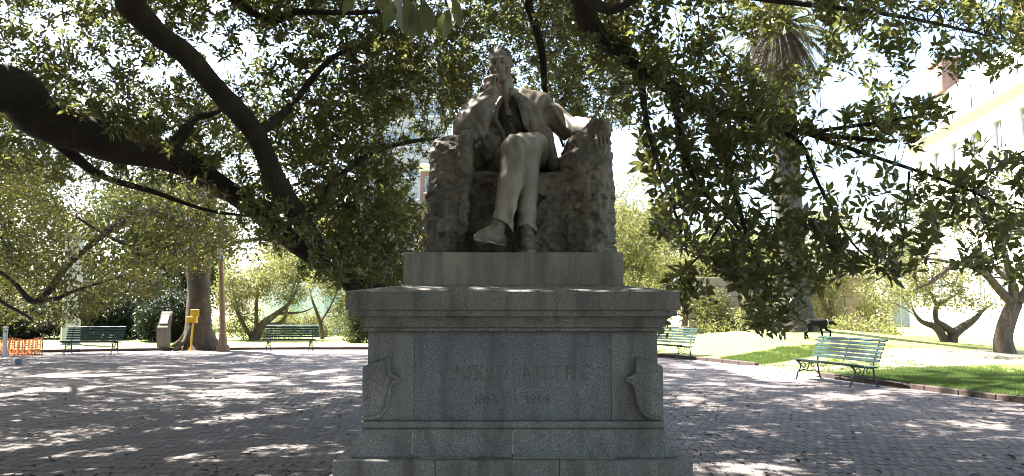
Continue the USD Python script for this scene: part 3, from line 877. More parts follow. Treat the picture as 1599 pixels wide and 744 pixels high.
# head
b.rs = HS
b.ell(H(0, 0.035, 0.045), [0.112, 0.140, 0.128], HR, 0.02)              # cranium
b.ell(H(0, -0.02, -0.03), [0.098, 0.120, 0.140], HR, 0.03)              # face
b.cone(H(-0.055, -0.02, -0.10), H(-0.022, -0.095, -0.148), 0.04, 0.034, 0.04)
b.cone(H(0.055, -0.02, -0.10), H(0.022, -0.095, -0.148), 0.04, 0.034, 0.04)
b.ell(H(0, -0.112, -0.152), [0.036, 0.028, 0.026], HR, 0.025)            # chin
b.cone(H(-0.062, -0.108, 0.030), H(-0.014, -0.128, 0.024), 0.011, 0.012, 0.03)   # brows
b.cone(H(0.062, -0.108, 0.030), H(0.014, -0.128, 0.024), 0.011, 0.012, 0.03)
for sx in (-1, 1):
    b.ell(H(sx * 0.042, -0.136, -0.006), [0.028, 0.040, 0.022], HR, 0.012, 'cut')     # eye sockets
    b.ell(H(sx * 0.042, -0.099, -0.008), [0.019, 0.019, 0.015], HR, 0.004)             # eyes
    b.cone(H(sx * 0.060, -0.118, 0.004), H(sx * 0.024, -0.124, 0.006), 0.006, 0.006, 0.006)   # lids
    b.ell(H(sx * 0.066, -0.085, -0.045), [0.024, 0.020, 0.022], HR, 0.03)              # cheekbones
    b.ell(H(sx * 0.066, -0.090, -0.092), [0.014, 0.010, 0.030], HR, 0.035, 'cut')       # hollow cheeks
    b.ell(H(sx * 0.108, 0.030, -0.010), [0.014, 0.032, 0.044], HR, 0.01)               # ears
    b.ell(H(sx * 0.119, 0.022, -0.006), [0.010, 0.016, 0.026], HR, 0.006, 'cut')
    b.cone(H(sx * 0.020, -0.140, -0.058), H(sx * 0.012, -0.136, -0.060), 0.013, 0.012, 0.008)   # nostrils
    b.cone(H(sx * 0.004, -0.136, -0.083), H(sx * 0.044, -0.116, -0.096), 0.014, 0.007, 0.008)   # moustache
b.cone(H(0, -0.126, 0.022), H(0, -0.166, -0.052), 0.014, 0.018, 0.014)     # nose
b.cone(H(-0.026, -0.122, -0.108), H(0.026, -0.122, -0.108), 0.010, 0.010, 0.008)   # lower lip
b.cone(H(-0.030, -0.137, -0.099), H(0.030, -0.137, -0.099), 0.0045, 0.0045, 0.004, 'cut')
b.rs = 1.0
# hair: short, parted, swept back from a high forehead
hair = Field(HC - 0.22, HC + 0.24, 0.006)
hair.rs = HS
hair.ell(H(0, 0.045, 0.055), [0.118, 0.144, 0.128], HR, 0.0)
hair.ell(H(0.012, -0.11, 0.075), [0.066, 0.085, 0.062], HR, 0.03, 'cut')
hair.ell(H(-0.03, -0.145, 0.0), [0.12, 0.105, 0.115], HR, 0.014, 'cut')
hair.ell(H(0.03, -0.145, 0.0), [0.12, 0.105, 0.115], HR, 0.014, 'cut')
hair.ell(H(0, -0.10, 0.06), [0.08, 0.06, 0.05], HR, 0.02, 'cut')
hair.box(HC - [0.25, 0.25, 0.30], HC + [0.25, 0.25, -0.078], 0.01, 0.03, 'cut')
hair.waves(0.0032, lambda p: np.sin(((p - HC) @ HR[:, 0]) * 190 + 3 * np.sin(((p - HC) @ HR[:, 2]) * 30)), 0.03)
# neck
nb = A(791, 158, 7.16)
b.cone(nb, H(0.0, 0.035, -0.10), 0.088, 0.078, 0.03)
b.cone(A(790, 163, 7.05), H(0.02, -0.03, -0.13), 0.03, 0.03, 0.04)
b.cone(H(-0.045, 0.06, -0.10), A(782, 160, 7.02), 0.018, 0.016, 0.02)
b.cone(H(0.05, 0.06, -0.10), A(790, 160, 7.0), 0.018, 0.016, 0.02)
# figure inside the clothes
b.cone(A(797, 190, 7.2), A(803, 250, 7.18), 0.17, 0.16, 0.05)
b.cone(sh_l, sh_r, 0.09, 0.09, 0.06)
b.chain([sh_r, el_r, wr_r], [0.08, 0.065, 0.05], 0.04)
b.chain([sh_l, el_l, wr_l], [0.08, 0.065, 0.048], 0.04)
b.chain([hip_r, kn_f + [0, 0.02, 0], A(797, 285, 6.475), an_f], [0.11, 0.07, 0.055, 0.045], 0.04)
b.chain([hip_l, kn_b + [0, 0.02, 0], A(824, 290, 6.60), an_b], [0.11, 0.07, 0.05, 0.04], 0.04)


def hand(f, wrist, palm_c, palm_n, fdir, size, curl, thumb_side, spread=0.25):
    """A palm and five fingers: fdir = the way the fingers leave the palm, palm_n = the way the palm looks, curl in radians for each joint."""
    fd = fdir / np.linalg.norm(fdir); pn = palm_n - fd * (palm_n @ fd); pn /= np.linalg.norm(pn); sd = np.cross(fd, pn) * thumb_side
    f.cone(wrist, palm_c - fd * size * 0.35, 0.042 * size / 0.15, 0.045 * size / 0.15, 0.02)
    for t in (-0.33, -0.1, 0.12, 0.34):
        f.cone(palm_c - fd * size * 0.35 + sd * size * t * 0.6, palm_c + fd * size * 0.22 + sd * size * t, size * 0.13, size * 0.115, 0.02)
    for i, (t, L) in enumerate(((0.36, 0.92), (0.12, 1.0), (-0.12, 0.95), (-0.35, 0.76))):
        p = palm_c + fd * size * 0.26 + sd * size * t
        d = fd + sd * spread * t
        d /= np.linalg.norm(d)
        ang = 0.0
        for j, (l, r0, r1) in enumerate(((0.42, 0.098, 0.088), (0.28, 0.088, 0.076), (0.2, 0.076, 0.06))):
            ang += curl[i][j]
            q = p + (d * math.cos(ang) + pn * math.sin(ang)) * l * L * size
            f.cone(p, q, r0 * size, r1 * size, 0.006)
            p = q
    p = palm_c - fd * size * 0.18 + sd * size * 0.36
    for l, r0, r1, d in ((0.34, 0.12, 0.10, sd * 0.8 + fd * 0.5 + pn * 0.35), (0.26, 0.10, 0.085, sd * 0.25 + fd * 0.8 + pn * 0.5), (0.2, 0.085, 0.065, fd * 0.9 + pn * 0.6)):
        d = d / np.linalg.norm(d)
        q = p + d * l * size
        f.cone(p, q, r0 * size, r1 * size, 0.008)
        p = q


# his right fist props his cheek: knuckles up, fingers folded back towards the palm
hand(b, wr_l, A(765, 128, 6.87), np.array([0.5, 0.6, -0.1]), np.array([-0.10, -0.02, 1.0]), 0.14, [(1.1, 1.25, 0.7), (1.15, 1.3, 0.8), (1.25, 1.35, 0.8), (1.3, 1.4, 0.8)], 1)
# the other hand hangs over the end of the rock arm
hand(b, wr_r, A(937, 212, 6.56), np.array([-0.1, 0.35, -1.0]), np.array([0.25, -1.0, -0.35]), 0.125, [(0.5, 0.5, 0.3), (0.6, 0.55, 0.3), (0.65, 0.5, 0.3), (0.7, 0.5, 0.3)], -1)
b.box([-0.7, 6.0, 1.9], [1.0, 7.9, 2.012], 0, 0, 'cut')
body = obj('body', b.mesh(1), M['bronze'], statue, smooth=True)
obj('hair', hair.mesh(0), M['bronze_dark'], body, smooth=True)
hf = Field(HC - 0.2, HC + 0.2, 0.005); hf.rs = HS
for sx in (-1, 1):
    hf.cone(H(sx * 0.062, -0.112, 0.030), H(sx * 0.018, -0.132, 0.024), 0.008, 0.010, 0.006)
obj('eyebrows', hf.mesh(0), M['bronze_dark'], body, smooth=True)
hf = Field(HC - 0.2, HC + 0.2, 0.005); hf.rs = HS
for sx in (-1, 1):
    hf.chain([H(sx * 0.003, -0.142, -0.082), H(sx * 0.030, -0.130, -0.090), H(sx * 0.050, -0.112, -0.104)], [0.013, 0.012, 0.005], 0.006)
obj('moustache', hf.mesh(0), M['bronze'], body, smooth=True)

# --- waistcoat
w = Field([-0.4, 6.75, 2.55], [0.42, 7.5, 3.45], 0.010)
w.cone(A(797, 182, 7.16), A(803, 262, 7.12), 0.185, 0.18, 0.06)
w.cone(A(775, 172, 7.16), A(822, 172, 7.18), 0.10, 0.10, 0.08)
w.poly_cut([(A(783, 150, 7)[0], A(783, 150, 7)[2]), (A(800, 150, 7)[0], A(800, 150, 7)[2]), (A(794, 182, 7)[0], A(794, 182, 7)[2])], 6.7, 7.12, 0.01)
w.waves(0.006, lambda p: np.sin(p[:, 2] * 46 + 5 * np.sin(p[:, 0] * 13)) * 0.7 + np.sin(p[:, 0] * 40 + p[:, 2] * 22) * 0.4)
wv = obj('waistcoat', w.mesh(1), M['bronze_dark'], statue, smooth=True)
for k in range(4):
    p = A(797 + k * 1.2, 186 + 9 * k, 6.955)
    d = Field(p - 0.03, p + 0.03, 0.004); d.ell(p, [0.012, 0.010, 0.012])
    obj('button', d.mesh(0), M['bronze'], wv, smooth=True)
# collar and tie
c = Field(A(791, 150, 7.1) - 0.2, A(791, 150, 7.1) + 0.2, 0.0042)
c.cone(A(791, 152, 7.13), A(790, 148, 7.12), 0.113, 0.108, 0.01)
c.cone(A(791, 170, 7.13), A(789, 120, 7.10), 0.088, 0.088, 0.0, 'cut')
c.box(A(791, 140, 7.1) - [0.3, 0.3, 0], A(791, 140, 7.1) + [0.3, 0.3, 0.3], 0.0, 0.0, 'cut')
c.poly_cut([(A(783, 136, 7)[0], A(783, 136, 7)[2]), (A(793, 136, 7)[0], A(793, 136, 7)[2]), (A(788, 158, 7)[0], A(788, 158, 7)[2])], 6.8, 7.1, 0.0)
c.cone(A(789, 156, 7.02), A(790, 160, 7.0), 0.026, 0.022, 0.01)
c.cone(A(790, 162, 7.0), A(794, 178, 6.97), 0.018, 0.032, 0.01, flat=((0, 1, 0), 1.8))
obj('collar', c.mesh(0), M['bronze'], statue, smooth=True)

# --- jacket: back, sleeves, open fronts and hanging skirts
XZ = lambda px, py, Y=6.98: (A(px, py, Y)[0], A(px, py, Y)[2])
j = Field([-0.66, 6.35, 2.45], [0.92, 7.66, 3.52], 0.0085)
j.cone(A(797, 180, 7.19), A(803, 258, 7.17), 0.215, 0.215, 0.05)
j.cone(A(762, 168, 7.14), A(832, 168, 7.2), 0.125, 0.13, 0.06)
j.cone(A(775, 158, 7.16), A(815, 158, 7.18), 0.10, 0.10, 0.06)
j.cone(A(826, 175, 7.08), A(836, 225, 6.98), 0.105, 0.115, 0.07)                 # fuller front panel on the viewer's right
j.cone(A(774, 178, 7.07), A(770, 225, 7.03), 0.085, 0.10, 0.07)
j.cone(A(766, 222, 6.98), A(762, 246, 6.90), 0.105, 0.06, 0.05)                 # bulging front below the propped arm
j.cone(A(846, 215, 6.98), A(866, 262, 6.83), 0.10, 0.04, 0.05)                   # skirt over the seat
j.cone(A(845, 230, 7.1), A(860, 258, 7.02), 0.11, 0.08, 0.05)
j.cone(A(752, 235, 7.05), A(744, 262, 6.95), 0.09, 0.06, 0.05)
# sleeves
j.chain([A(842, 166, 7.2), A(862, 184, 7.17), A(886, 199, 7.12)], [0.118, 0.108, 0.10], 0.05)
j.chain([A(886, 199, 7.12), A(912, 202, 6.92), A(930, 206, 6.74)], [0.10, 0.09, 0.082], 0.03)
j.chain([A(750, 168, 7.12), A(739, 185, 6.98), A(731, 201, 6.82)], [0.115, 0.115, 0.105], 0.05)
# opening between the fronts
j.poly_cut([XZ(786, 152), XZ(801, 146), XZ(808, 165), XZ(815, 182), XZ(819, 198), XZ(832, 210), XZ(848, 216), XZ(846, 232), XZ(800, 262), XZ(782, 252), XZ(789, 228), XZ(787, 208), XZ(776, 186), XZ(781, 168)], 6.3, 7.13, 0.006)
j.cone(A(791, 165, 7.13), A(790, 130, 7.1), 0.108, 0.115, 0.02, 'cut')


def folds(p):
    o = np.zeros(len(p))
    for c, dr, fr, wd in ((A(886, 199, 7.1), np.array([0.8, -0.3, 0.55]), 62, 0.17), (A(740, 196, 6.85), np.array([0.75, 0.1, 0.66]), 58, 0.2), (A(842, 172, 7.15), np.array([0.6, 0.1, -0.75]), 55, 0.14), (A(764, 158, 6.83), np.array([0.6, 0, 0.8]), 80, 0.08)):
        q = p - c
        wgt = np.exp(-(q * q).sum(1) / (wd * wd))
        o += wgt * np.sin(q @ dr * fr + 2.2 * np.sin(q[:, 0] * 17 + q[:, 2] * 9))
    q = p - A(832, 190, 7.0)
    o += np.exp(-(q * q).sum(1) / 0.05) * 0.7 * np.sin(q[:, 0] * 52 + q[:, 2] * 6 + 1.5 * np.sin(q[:, 2] * 11))
    q = p - A(764, 215, 6.95)
    o += np.exp(-(q * q).sum(1) / 0.03) * 0.9 * np.sin((q[:, 0] * 0.8 - q[:, 2] * 0.7) * 48 + 1.5 * np.sin(q[:, 2] * 14))
    return o


j.waves(0.013, folds)
j.rough(0.006, 9, 2, 4)
jm = obj('jacket', j.mesh(1), M['bronze'], statue, smooth=True)
# forearm sleeve of the propping arm, its cloth hanging in a loose fold below
v_ = Field([-0.55, 6.45, 2.75], [0.02, 7.1, 3.45], 0.0078)
v_.chain([A(729, 202, 6.74), A(747, 178, 6.74), A(767, 149, 6.81)], [0.112, 0.098, 0.066], 0.03)
v_.cone(A(745, 206, 6.78), A(757, 188, 6.79), 0.075, 0.058, 0.04)
v_.cone(A(730, 203, 6.76), A(742, 182, 6.98), 0.11, 0.10, 0.04)
v_.waves(0.012, folds)
v_.waves(0.010, lambda p: np.sin(((p - A(747, 178, 6.74)) @ np.array([0.62, 0.0, -0.78])) * 75 + 2.0 * np.sin(p[:, 2] * 14)) * 0.6)
obj('sleeve', v_.mesh(1), M['bronze'], jm, smooth=True)
# turned lapels: flat cloth folded back along the opening
def ribbon(pts, th=0.012):
    """A strip between two edges given as rows (px, py, px2, py2, Y)."""
    R = spline(np.array(pts, float), 5)
    e0 = np.array([A(a, b_, y_) for a, b_, c_, d_, y_ in R]); e1 = np.array([A(c_, d_, y_ + 0.012) for a, b_, c_, d_, y_ in R])
    mid = (e0 + e1) / 2 + [0, -0.012, 0]
    rows = np.stack([e0, mid, e1, e1 + [0, th, 0], mid + [0, th, 0], e0 + [0, th, 0]], 1)
    n, V = len(R), rows.reshape(-1, 3)
    F = []
    for i in range(n - 1):
        for k in range(6):
            a_, b2 = i * 6 + k, i * 6 + (k + 1) % 6
            F += [(a_, b2, b2 + 6), (a_, b2 + 6, a_ + 6)]
    for o in (0, (n - 1) * 6):
        F += [(o, o + 1, o + 4), (o, o + 4, o + 5), (o + 1, o + 2, o + 3), (o + 1, o + 3, o + 4)]
    m = trimesh.Trimesh(V, np.array(F), process=False); m.fix_normals()
    return m


obj('lapel', ribbon([(801, 148, 808, 146, 7.0), (807, 160, 819, 158, 6.955), (813, 178, 829, 174, 6.925), (818, 196, 830, 192, 6.915), (829, 208, 833, 204, 6.905)]), M['bronze'], jm, smooth=40)
obj('lapel', ribbon([(786, 152, 781, 150, 7.0), (779, 166, 770, 166, 6.965), (777, 184, 765, 186, 6.93), (787, 205, 780, 206, 6.905), (790, 222, 786, 222, 6.89)]), M['bronze'], jm, smooth=40)
q = spline([A(*p) for p in [(819, 197, 6.915), (832, 209, 6.895), (848, 216, 6.875), (860, 238, 6.84), (869, 263, 6.79)]], 6)
obj('hem_edge', tube(q, 0.012, 7), M['bronze'], jm, smooth=True)

# --- trousers
t = Field([-0.32, 6.25, 2.02], [0.45, 7.45, 3.05], 0.0072)
t.chain([A(842, 256, 7.15), A(828, 238, 6.85), kn_f], [0.15, 0.138, 0.105], 0.05)
t.chain([A(772, 258, 7.12), A(800, 248, 6.85), kn_b], [0.14, 0.125, 0.10], 0.04)
t.chain([kn_f + [0.0, 0.0, -0.005], A(797, 285, 6.46), A(786, 340, 6.47)], [0.106, 0.092, 0.078], 0.03)
t.cone(A(785, 340, 6.47), A(784, 366, 6.46), 0.078, 0.090, 0.01)
t.chain([kn_b, A(824, 290, 6.585), A(823, 345, 6.53)], [0.10, 0.082, 0.068], 0.02)
t.cone(A(823, 345, 6.53), A(823, 366, 6.52), 0.068, 0.080, 0.01)
t.cone(A(815, 226, 6.6), A(838, 224, 6.7), 0.085, 0.09, 0.05)
# slanting open hems
t.poly_cut([XZ(755, 336, 6.45), XZ(775, 343, 6.45), XZ(792, 352, 6.45), XZ(803, 366, 6.45), XZ(806, 395, 6.45), XZ(755, 395, 6.45)], 6.2, 6.58, 0.004)
t.cone(A(779, 374, 6.42), A(784, 345, 6.455), 0.056, 0.048, 0.004, 'cut')
t.poly_cut([XZ(808, 355, 6.5), XZ(823, 351, 6.5), XZ(838, 362, 6.5), XZ(840, 395, 6.5), XZ(808, 395, 6.5)], 6.2, 6.65, 0.004)
t.cone(A(824, 378, 6.5), A(823, 350, 6.525), 0.047, 0.040, 0.004, 'cut')


def tf(p):
    o = np.zeros(len(p))
    q = p - A(812, 228, 6.5)
    o += np.exp(-(q * q).sum(1) / 0.03) * np.sin((q[:, 0] * 0.75 + q[:, 2] * 0.65) * 60 + 2 * np.sin(q[:, 0] * 15))
    q = p - A(785, 335, 6.45)
    o += np.exp(-(q * q).sum(1) / 0.02) * 0.8 * np.sin(q[:, 2] * 55 + q[:, 0] * 25)
    q = p - A(824, 335, 6.5)
    o += np.exp(-(q * q).sum(1) / 0.02) * 0.8 * np.sin(q[:, 2] * 50 - q[:, 0] * 25)
    return o


t.waves(0.007, tf)
# pressed crease along the front shin
for a, bb in ((A(811, 245, 6.375), A(799, 345, 6.40)),):
    t.cone(a + [0, 0.03, 0], bb, 0.014, 0.013, 0.03)
t.rough(0.005, 8, 2, 8)
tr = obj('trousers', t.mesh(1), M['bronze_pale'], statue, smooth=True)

# --- shoes
def shoe(name, heel, ball, toe, up, ankle):
    s = Field(np.min([heel, ball, toe, ankle], 0) - 0.12, np.max([heel, ball, toe, ankle], 0) + 0.12, 0.006)
    s.chain([heel + up * 0.045, ball + up * 0.04, toe + up * 0.022], [0.050, 0.045, 0.025], 0.02)
    s.cone(ankle, heel * 0.75 + ball * 0.25 + up * 0.05, 0.053, 0.055, 0.03)
    s.cone(ankle, ball + up * 0.05, 0.045, 0.04, 0.04)
    o = obj(name, s.mesh(1), M['bronze'], statue, smooth=True)
    fw = (toe - heel) / np.linalg.norm(toe - heel); sd = np.cross(fw, up); sd /= np.linalg.norm(sd)
    L = np.linalg.norm(toe - heel)
    prof = [(-0.045, 0.036), (0.0, 0.046), (0.3 * L, 0.042), (0.62 * L, 0.056), (0.85 * L, 0.046), (L + 0.03, 0.012)]
    pr = spline(np.array(prof), 4)
    top, bot = [], []
    outl = [(x, wd) for x, wd in pr] + [(x, -wd) for x, wd in pr[::-1]]
    pts = np.array(outl)
    lo = heel + pts[:, :1] * fw + pts[:, 1:] * sd - up * 0.012
    hi = lo + up * 0.018
    n = len(pts)
    V = np.vstack([lo, hi, lo.mean(0)[None], hi.mean(0)[None]])
    F = []
    for i in range(n):
        k = (i + 1) % n
        F += [(i, k, n + k), (i, n + k, n + i), (2 * n, k, i), (2 * n + 1, n + i, n + k)]
    sm = trimesh.Trimesh(V, np.array(F), process=False)
    sm.invert() if sm.volume < 0 else None
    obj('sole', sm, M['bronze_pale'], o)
    return o


u1 = np.array([-0.25, -0.45, 0.86]); u1 /= np.linalg.norm(u1)
shoe('shoe', A(779, 381, 6.42), A(757, 378, 6.30), A(746, 374, 6.25), u1, A(780, 350, 6.465))
shoe('shoe', np.array([A(822, 380, 6.52)[0], 6.53, 2.03]), np.array([A(824, 385, 6.4)[0], 6.38, 2.03]), np.array([A(826, 388, 6.3)[0], 6.29, 2.026]), np.array([0, 0.0, 1.0]), A(823, 358, 6.53))
sup = Field([-0.2, 6.3, 1.98], [0.0, 6.7, 2.3], 0.01)
sup.cone(A(784, 400, 6.50), A(782, 372, 6.47), 0.05, 0.045, 0.02).rough(0.008, 14, 2, 2).box([-0.5, 6, 1.9], [0.5, 7, 2.012], 0, 0, 'cut')
obj('foot_support', sup.mesh(0), M['bronze'], statue, smooth=True)

# ------------------------------------------------------------------ benches
def slat(x0, x1, y0, y1, z0, z1, ang, c):
    m = chamfer_box(x0, x1, y0, y1, z0, z1, 0.006)
    m.apply_transform(trimesh.transformations.rotation_matrix(ang, [1, 0, 0], c))
    return m


def make_bench(name, label, loc, rotz, L=2.05, green='bench_green', pale=False):
    """A slatted park bench: length along x, looking towards -y, origin at the ground under its middle."""
    b = thing(name, label, 'bench', loc, rotz)
    h = L / 2
    for k in range(5):                                   # seat, dished
        y = -0.27 + 0.105 * k
        z = 0.455 - 0.022 * math.sin(PI * k / 4) - 0.012 * k
        obj('seat_slat', slat(-h, h, y - 0.044, y + 0.044, z - 0.016, z + 0.016, -0.05, [0, y, z]), M[green], b)
    for k in range(5):                                   # back, leaning
        z = 0.53 + 0.083 * k; y = 0.235 + 0.036 * k
        obj('back_slat', slat(-h, h, y - 0.013, y + 0.013, z - 0.032, z + 0.032, -0.38, [0, y, z]), M[green], b)
    obj('top_slat', slat(-h, h, 0.37, 0.46, 0.925, 0.955, 0.3, [0, 0.41, 0.94]), M[green], b)
    for x in (-h + 0.2, h - 0.2):
        fr = []
        c = lambda p, r=0.017: fr.append(tube(spline(np.column_stack([np.full(len(p), x), np.array(p)]), 6), r, 7))
        c([(-0.30, 0.435), (-0.22, 0.36), (-0.20, 0.28), (-0.27, 0.17), (-0.30, 0.06), (-0.335, 0.0)], 0.019)     # curved front leg
        c([(0.22, 0.42), (0.245, 0.25), (0.27, 0.10), (0.315, 0.0)], 0.019)                                      # rear leg
        c([(-0.31, 0.425), (-0.05, 0.40), (0.20, 0.39), (0.26, 0.55), (0.40, 0.92)], 0.018)                        # seat and back rail
        c([(-0.27, 0.17), (-0.12, 0.22), (0.02, 0.18), (0.16, 0.20), (0.265, 0.12)], 0.013)                        # stretcher
        c([(-0.20, 0.34), (-0.12, 0.37), (-0.07, 0.31), (-0.12, 0.26), (-0.16, 0.30)], 0.011)                      # scrolls
        c([(0.20, 0.36), (0.12, 0.38), (0.07, 0.32), (0.11, 0.27), (0.15, 0.30)], 0.011)
        c([(-0.04, 0.21), (0.0, 0.30), (0.03, 0.38)], 0.012)
        for yy in (-0.345, 0.325):
            fr.append(box(x - 0.03, x + 0.03, yy - 0.035, yy + 0.035, 0, 0.015))
        obj('cast_frame', cat(fr), M['iron'], b, smooth=40)
    obj('centre_strap', cat([tube([(0, 0.215, 0.47), (0, 0.28, 0.60), (0, 0.41, 0.92)], 0.012, 6), tube([(0, -0.3, 0.425), (0, 0.0, 0.40), (0, 0.215, 0.40)], 0.012, 6)]), M['iron'], b)
    return b


BG = 'slatted green park benches'
ang = math.atan2(17.75 - 19.7, 7.12 - 6.68)
bench = make_bench('park_bench', 'green slatted bench with curly iron legs standing before the lawn kerb on the right', (6.98, 18.6, 0), ang, 2.42)
copy_of(bench, 'park_bench', 'green slatted bench half hidden behind the right edge of the pedestal', 'bench', (4.95, 27.9, 0), math.atan2(23.6 - 28.4, 6.7 - 4.9) + 0.12)
bench2 = make_bench('park_bench', 'dark green bench right of the yellow sign and lamp post, before the striped hoarding', (-8.45, 32.6, 0), 0.02, 2.0, 'bench_dark')
copy_of(bench2, 'park_bench', 'dark green bench in front of the grey pillar, beside the orange netting', 'bench', (-14.85, 30.3, 0), 0.06)

# ------------------------------------------------------------------ left hand street furniture
# tan information lectern
g = ground_at(255, 545); g[2] = 0.1; g[1] = 32.9; g[0] = at(255, 545, 32.9)[0]
lec = thing('information_lectern', 'tan stone information lectern with a white panel on its sloping face', 'lectern', g)
pro = np.array([(-0.14, 0), (0.16, 0), (0.19, 0.5), (0.14, 0.82), (0.30, 1.30), (0.20, 1.34), (-0.09, 0.86), (-0.19, 0.75), (-0.20, 0.45)])   # (y, z)
q = trimesh.creation.extrude_polygon(sg.Polygon(spline(np.vstack([pro]), 3)).buffer(0), 0.50, engine='earcut')
q.vertices[:, 2] = (q.vertices[:, 2] - 0.25) * 0.8 + 0.25
q.apply_transform(np.array([[0, 0, 1, -0.25], [1, 0, 0, 0], [0, 1, 0, 0], [0, 0, 0, 1.0]]))
q.invert() if q.volume < 0 else None
obj('body', q, M['tan'], lec)
pm = chamfer_box(-0.15, 0.15, -0.008, 0.008, -0.21, 0.21, 0.003)
pm.apply_transform(trimesh.transformations.rotation_matrix(-0.54, [1, 0, 0]))
pm.apply_translation([0.0, 0.045, 1.105])
obj('panel', pm, M['white_panel'], lec)
# yellow sign on its post
p0 = at(298, 545, 32.3); p0[2] = 0.0
ys = thing('yellow_sign', 'yellow post with two small yellow boxes in front of the thick tree trunk', 'sign', p0)
obj('post', tube([(0, 0, 0), (0.02, 0, 0.55), (0.06, 0, 1.1)], 0.033, 10), M['yellow'], ys, smooth=True)
obj('base_plate', box(-0.1, 0.1, -0.1, 0.1, 0, 0.02), M['yellow'], ys)
obj('lower_box', chamfer_box(-0.17, 0.20, -0.11, 0.11, 1.05, 1.29, 0.012), M['yellow'], ys)
obj('opening', box(-0.04, 0.10, -0.114, -0.08, 1.045, 1.075), M['iron'], ys)
obj('upper_panel', chamfer_box(-0.05, 0.27, -0.03, 0.03, 1.292, 1.56, 0.01), M['yellow'], ys)
# lamp post: leaning, brownish, glazed lantern on top
p0 = at(348, 546, 32.6); p0[2] = 0.0
lp = thing('lamp_post', 'leaning brown lamp post with a glazed lantern beside the thick trunk', 'street lamp', p0)
obj('foot', tube([(0, 0, 0), (0, 0, 0.18), (-0.01, 0, 0.24), (-0.01, 0, 0.5), (-0.015, 0, 0.6)], [0.27, 0.24, 0.17, 0.15, 0.12], 14), M['lamp_pole'], lp, smooth=40)
obj('pole', tube([(-0.015, 0, 0.6), (-0.10, 0, 2.2), (-0.16, 0, 3.3), (-0.165, 0, 3.42)], [0.125, 0.10, 0.085, 0.11], 14), M['lamp_pole'], lp, smooth=40)
lan = obj('lantern_frame', cat([tube([(-0.165 + 0.13 * math.cos(a), 0.13 * math.sin(a), 3.46), (-0.165 + 0.23 * math.cos(a), 0.23 * math.sin(a), 4.0)], 0.014, 5) for a in np.arange(6) * PI / 3 + 0.2]
                               + [tube([(-0.165, 0, 3.42), (-0.165, 0, 3.47)], [0.11, 0.14], 12), tube([(-0.165, 0, 4.0), (-0.165, 0, 4.05), (-0.165, 0, 4.22), (-0.165, 0, 4.32)], [0.25, 0.24, 0.07, 0.02], 12)]), M['iron'], lp)
obj('lantern_glass', tube([(-0.165, 0, 3.475), (-0.165, 0, 3.99)], [0.12, 0.215], 6), M['glass_lamp'], lp)
# grey pillar
p0 = at(110, 545, 36.0); p0[2] = 0.05
pl = thing('grey_pillar', 'smooth pale grey square pillar behind the bench at the far left', 'pillar', p0)
obj('shaft', chamfer_box(-0.27, 0.27, -0.27, 0.27, 0.08, 4.6, 0.02), M['pillar'], pl)
obj('foot', chamfer_box(-0.33, 0.33, -0.33, 0.33, -0.1, 0.08, 0.015), M['pillar'], pl)
obj('cap', chamfer_box(-0.33, 0.33, -0.33, 0.33, 4.6, 4.75, 0.02), M['pillar'], pl)
obj('white_edge', box(-0.285, -0.225, -0.292, -0.272, 0.09, 3.0), M['white_panel'], pl)
# orange netting between stakes
net = thing('orange_netting', 'sagging orange plastic barrier netting on thin stakes at the far left', 'netting', (0, 0, 0))
a, b_ = np.array([-19.6, 28.6]), np.array([-16.05, 29.3])
stk = [0.0, 0.24, 0.5, 0.76, 1.0]
for s_ in stk:
    p = a + (b_ - a) * s_
    obj('stake', tube([(p[0], p[1], -0.05), (p[0] + 0.02, p[1], 0.62 + 0.12 * (s_ == 1.0))], 0.018, 6), M['orange'] if s_ < 1 else M['lamp_pole'], net)
strips = []
nn = 120
def net_pt(s_, h):
    p = a + (b_ - a) * s_
    sag = 0.07 * math.sin(PI * ((s_ * 4.0) % 1.0))
    wob = 0.06 * math.sin(s_ * 31) + 0.05 * math.sin(s_ * 93 + 2 * h)
    return np.array([p[0], p[1] - 0.02 + wob, 0.03 + (0.58 - sag) * h])
hs_ = np.linspace(0, 1, 15)
grid = np.array([[net_pt(i / nn, h) for h in hs_] for i in range(nn + 1)])
V, F = grid.reshape(-1, 3), []
for i in range(nn):
    for k_ in range(14):
        if k_ % 2 and i % 3 == 1:
            continue                                    # the meshes of the net
        q = i * 15 + k_
        F += [(q, q + 15, q + 16), (q, q + 16, q + 1)]
strips.append(trimesh.Trimesh(V, np.array(F), process=False))
for h in (0, 1):                            # lengthwise bands
    strips.append(tube(np.array([net_pt(s_, h) for s_ in np.linspace(0, 1, nn + 1)]), 0.014, 4))
obj('net', cat(strips), M['orange'], net)
p0 = at(7, 556, 28.6)
gp_ = thing('grey_post', 'slim grey steel post in front of the orange netting at the far left', 'post', (p0[0], p0[1], 0))
obj('shaft', chamfer_box(-0.06, 0.06, -0.05, 0.05, 0, 0.95, 0.01), M['frame_grey'], gp_)
obj('cap', chamfer_box(-0.075, 0.075, -0.065, 0.065, 0.95, 0.99, 0.01), M['frame_grey'], gp_)
# small thing lying in the sun
p0 = ground_at(29, 569)
lit = thing('litter_bag', 'small crumpled blue grey bag lying alone on the sunlit paving at the far left', 'bag', (p0[0], p0[1], 0.0))
f_ = Field([-0.25, -0.2, -0.02], [0.35, 0.2, 0.3], 0.012)
f_.box([-0.09, -0.06, 0.0], [0.07, 0.07, 0.16], 0.02).cone([0.02, 0, 0.14], [0.22, 0.05, 0.19], 0.025, 0.012, 0.02).rough(0.012, 14, 2, 5)
f_.box([-1, -1, -1], [1, 1, 0.004], 0, 0, 'cut')
obj('bag_body', f_.mesh(0), M['blue_grey'], lit, smooth=True)

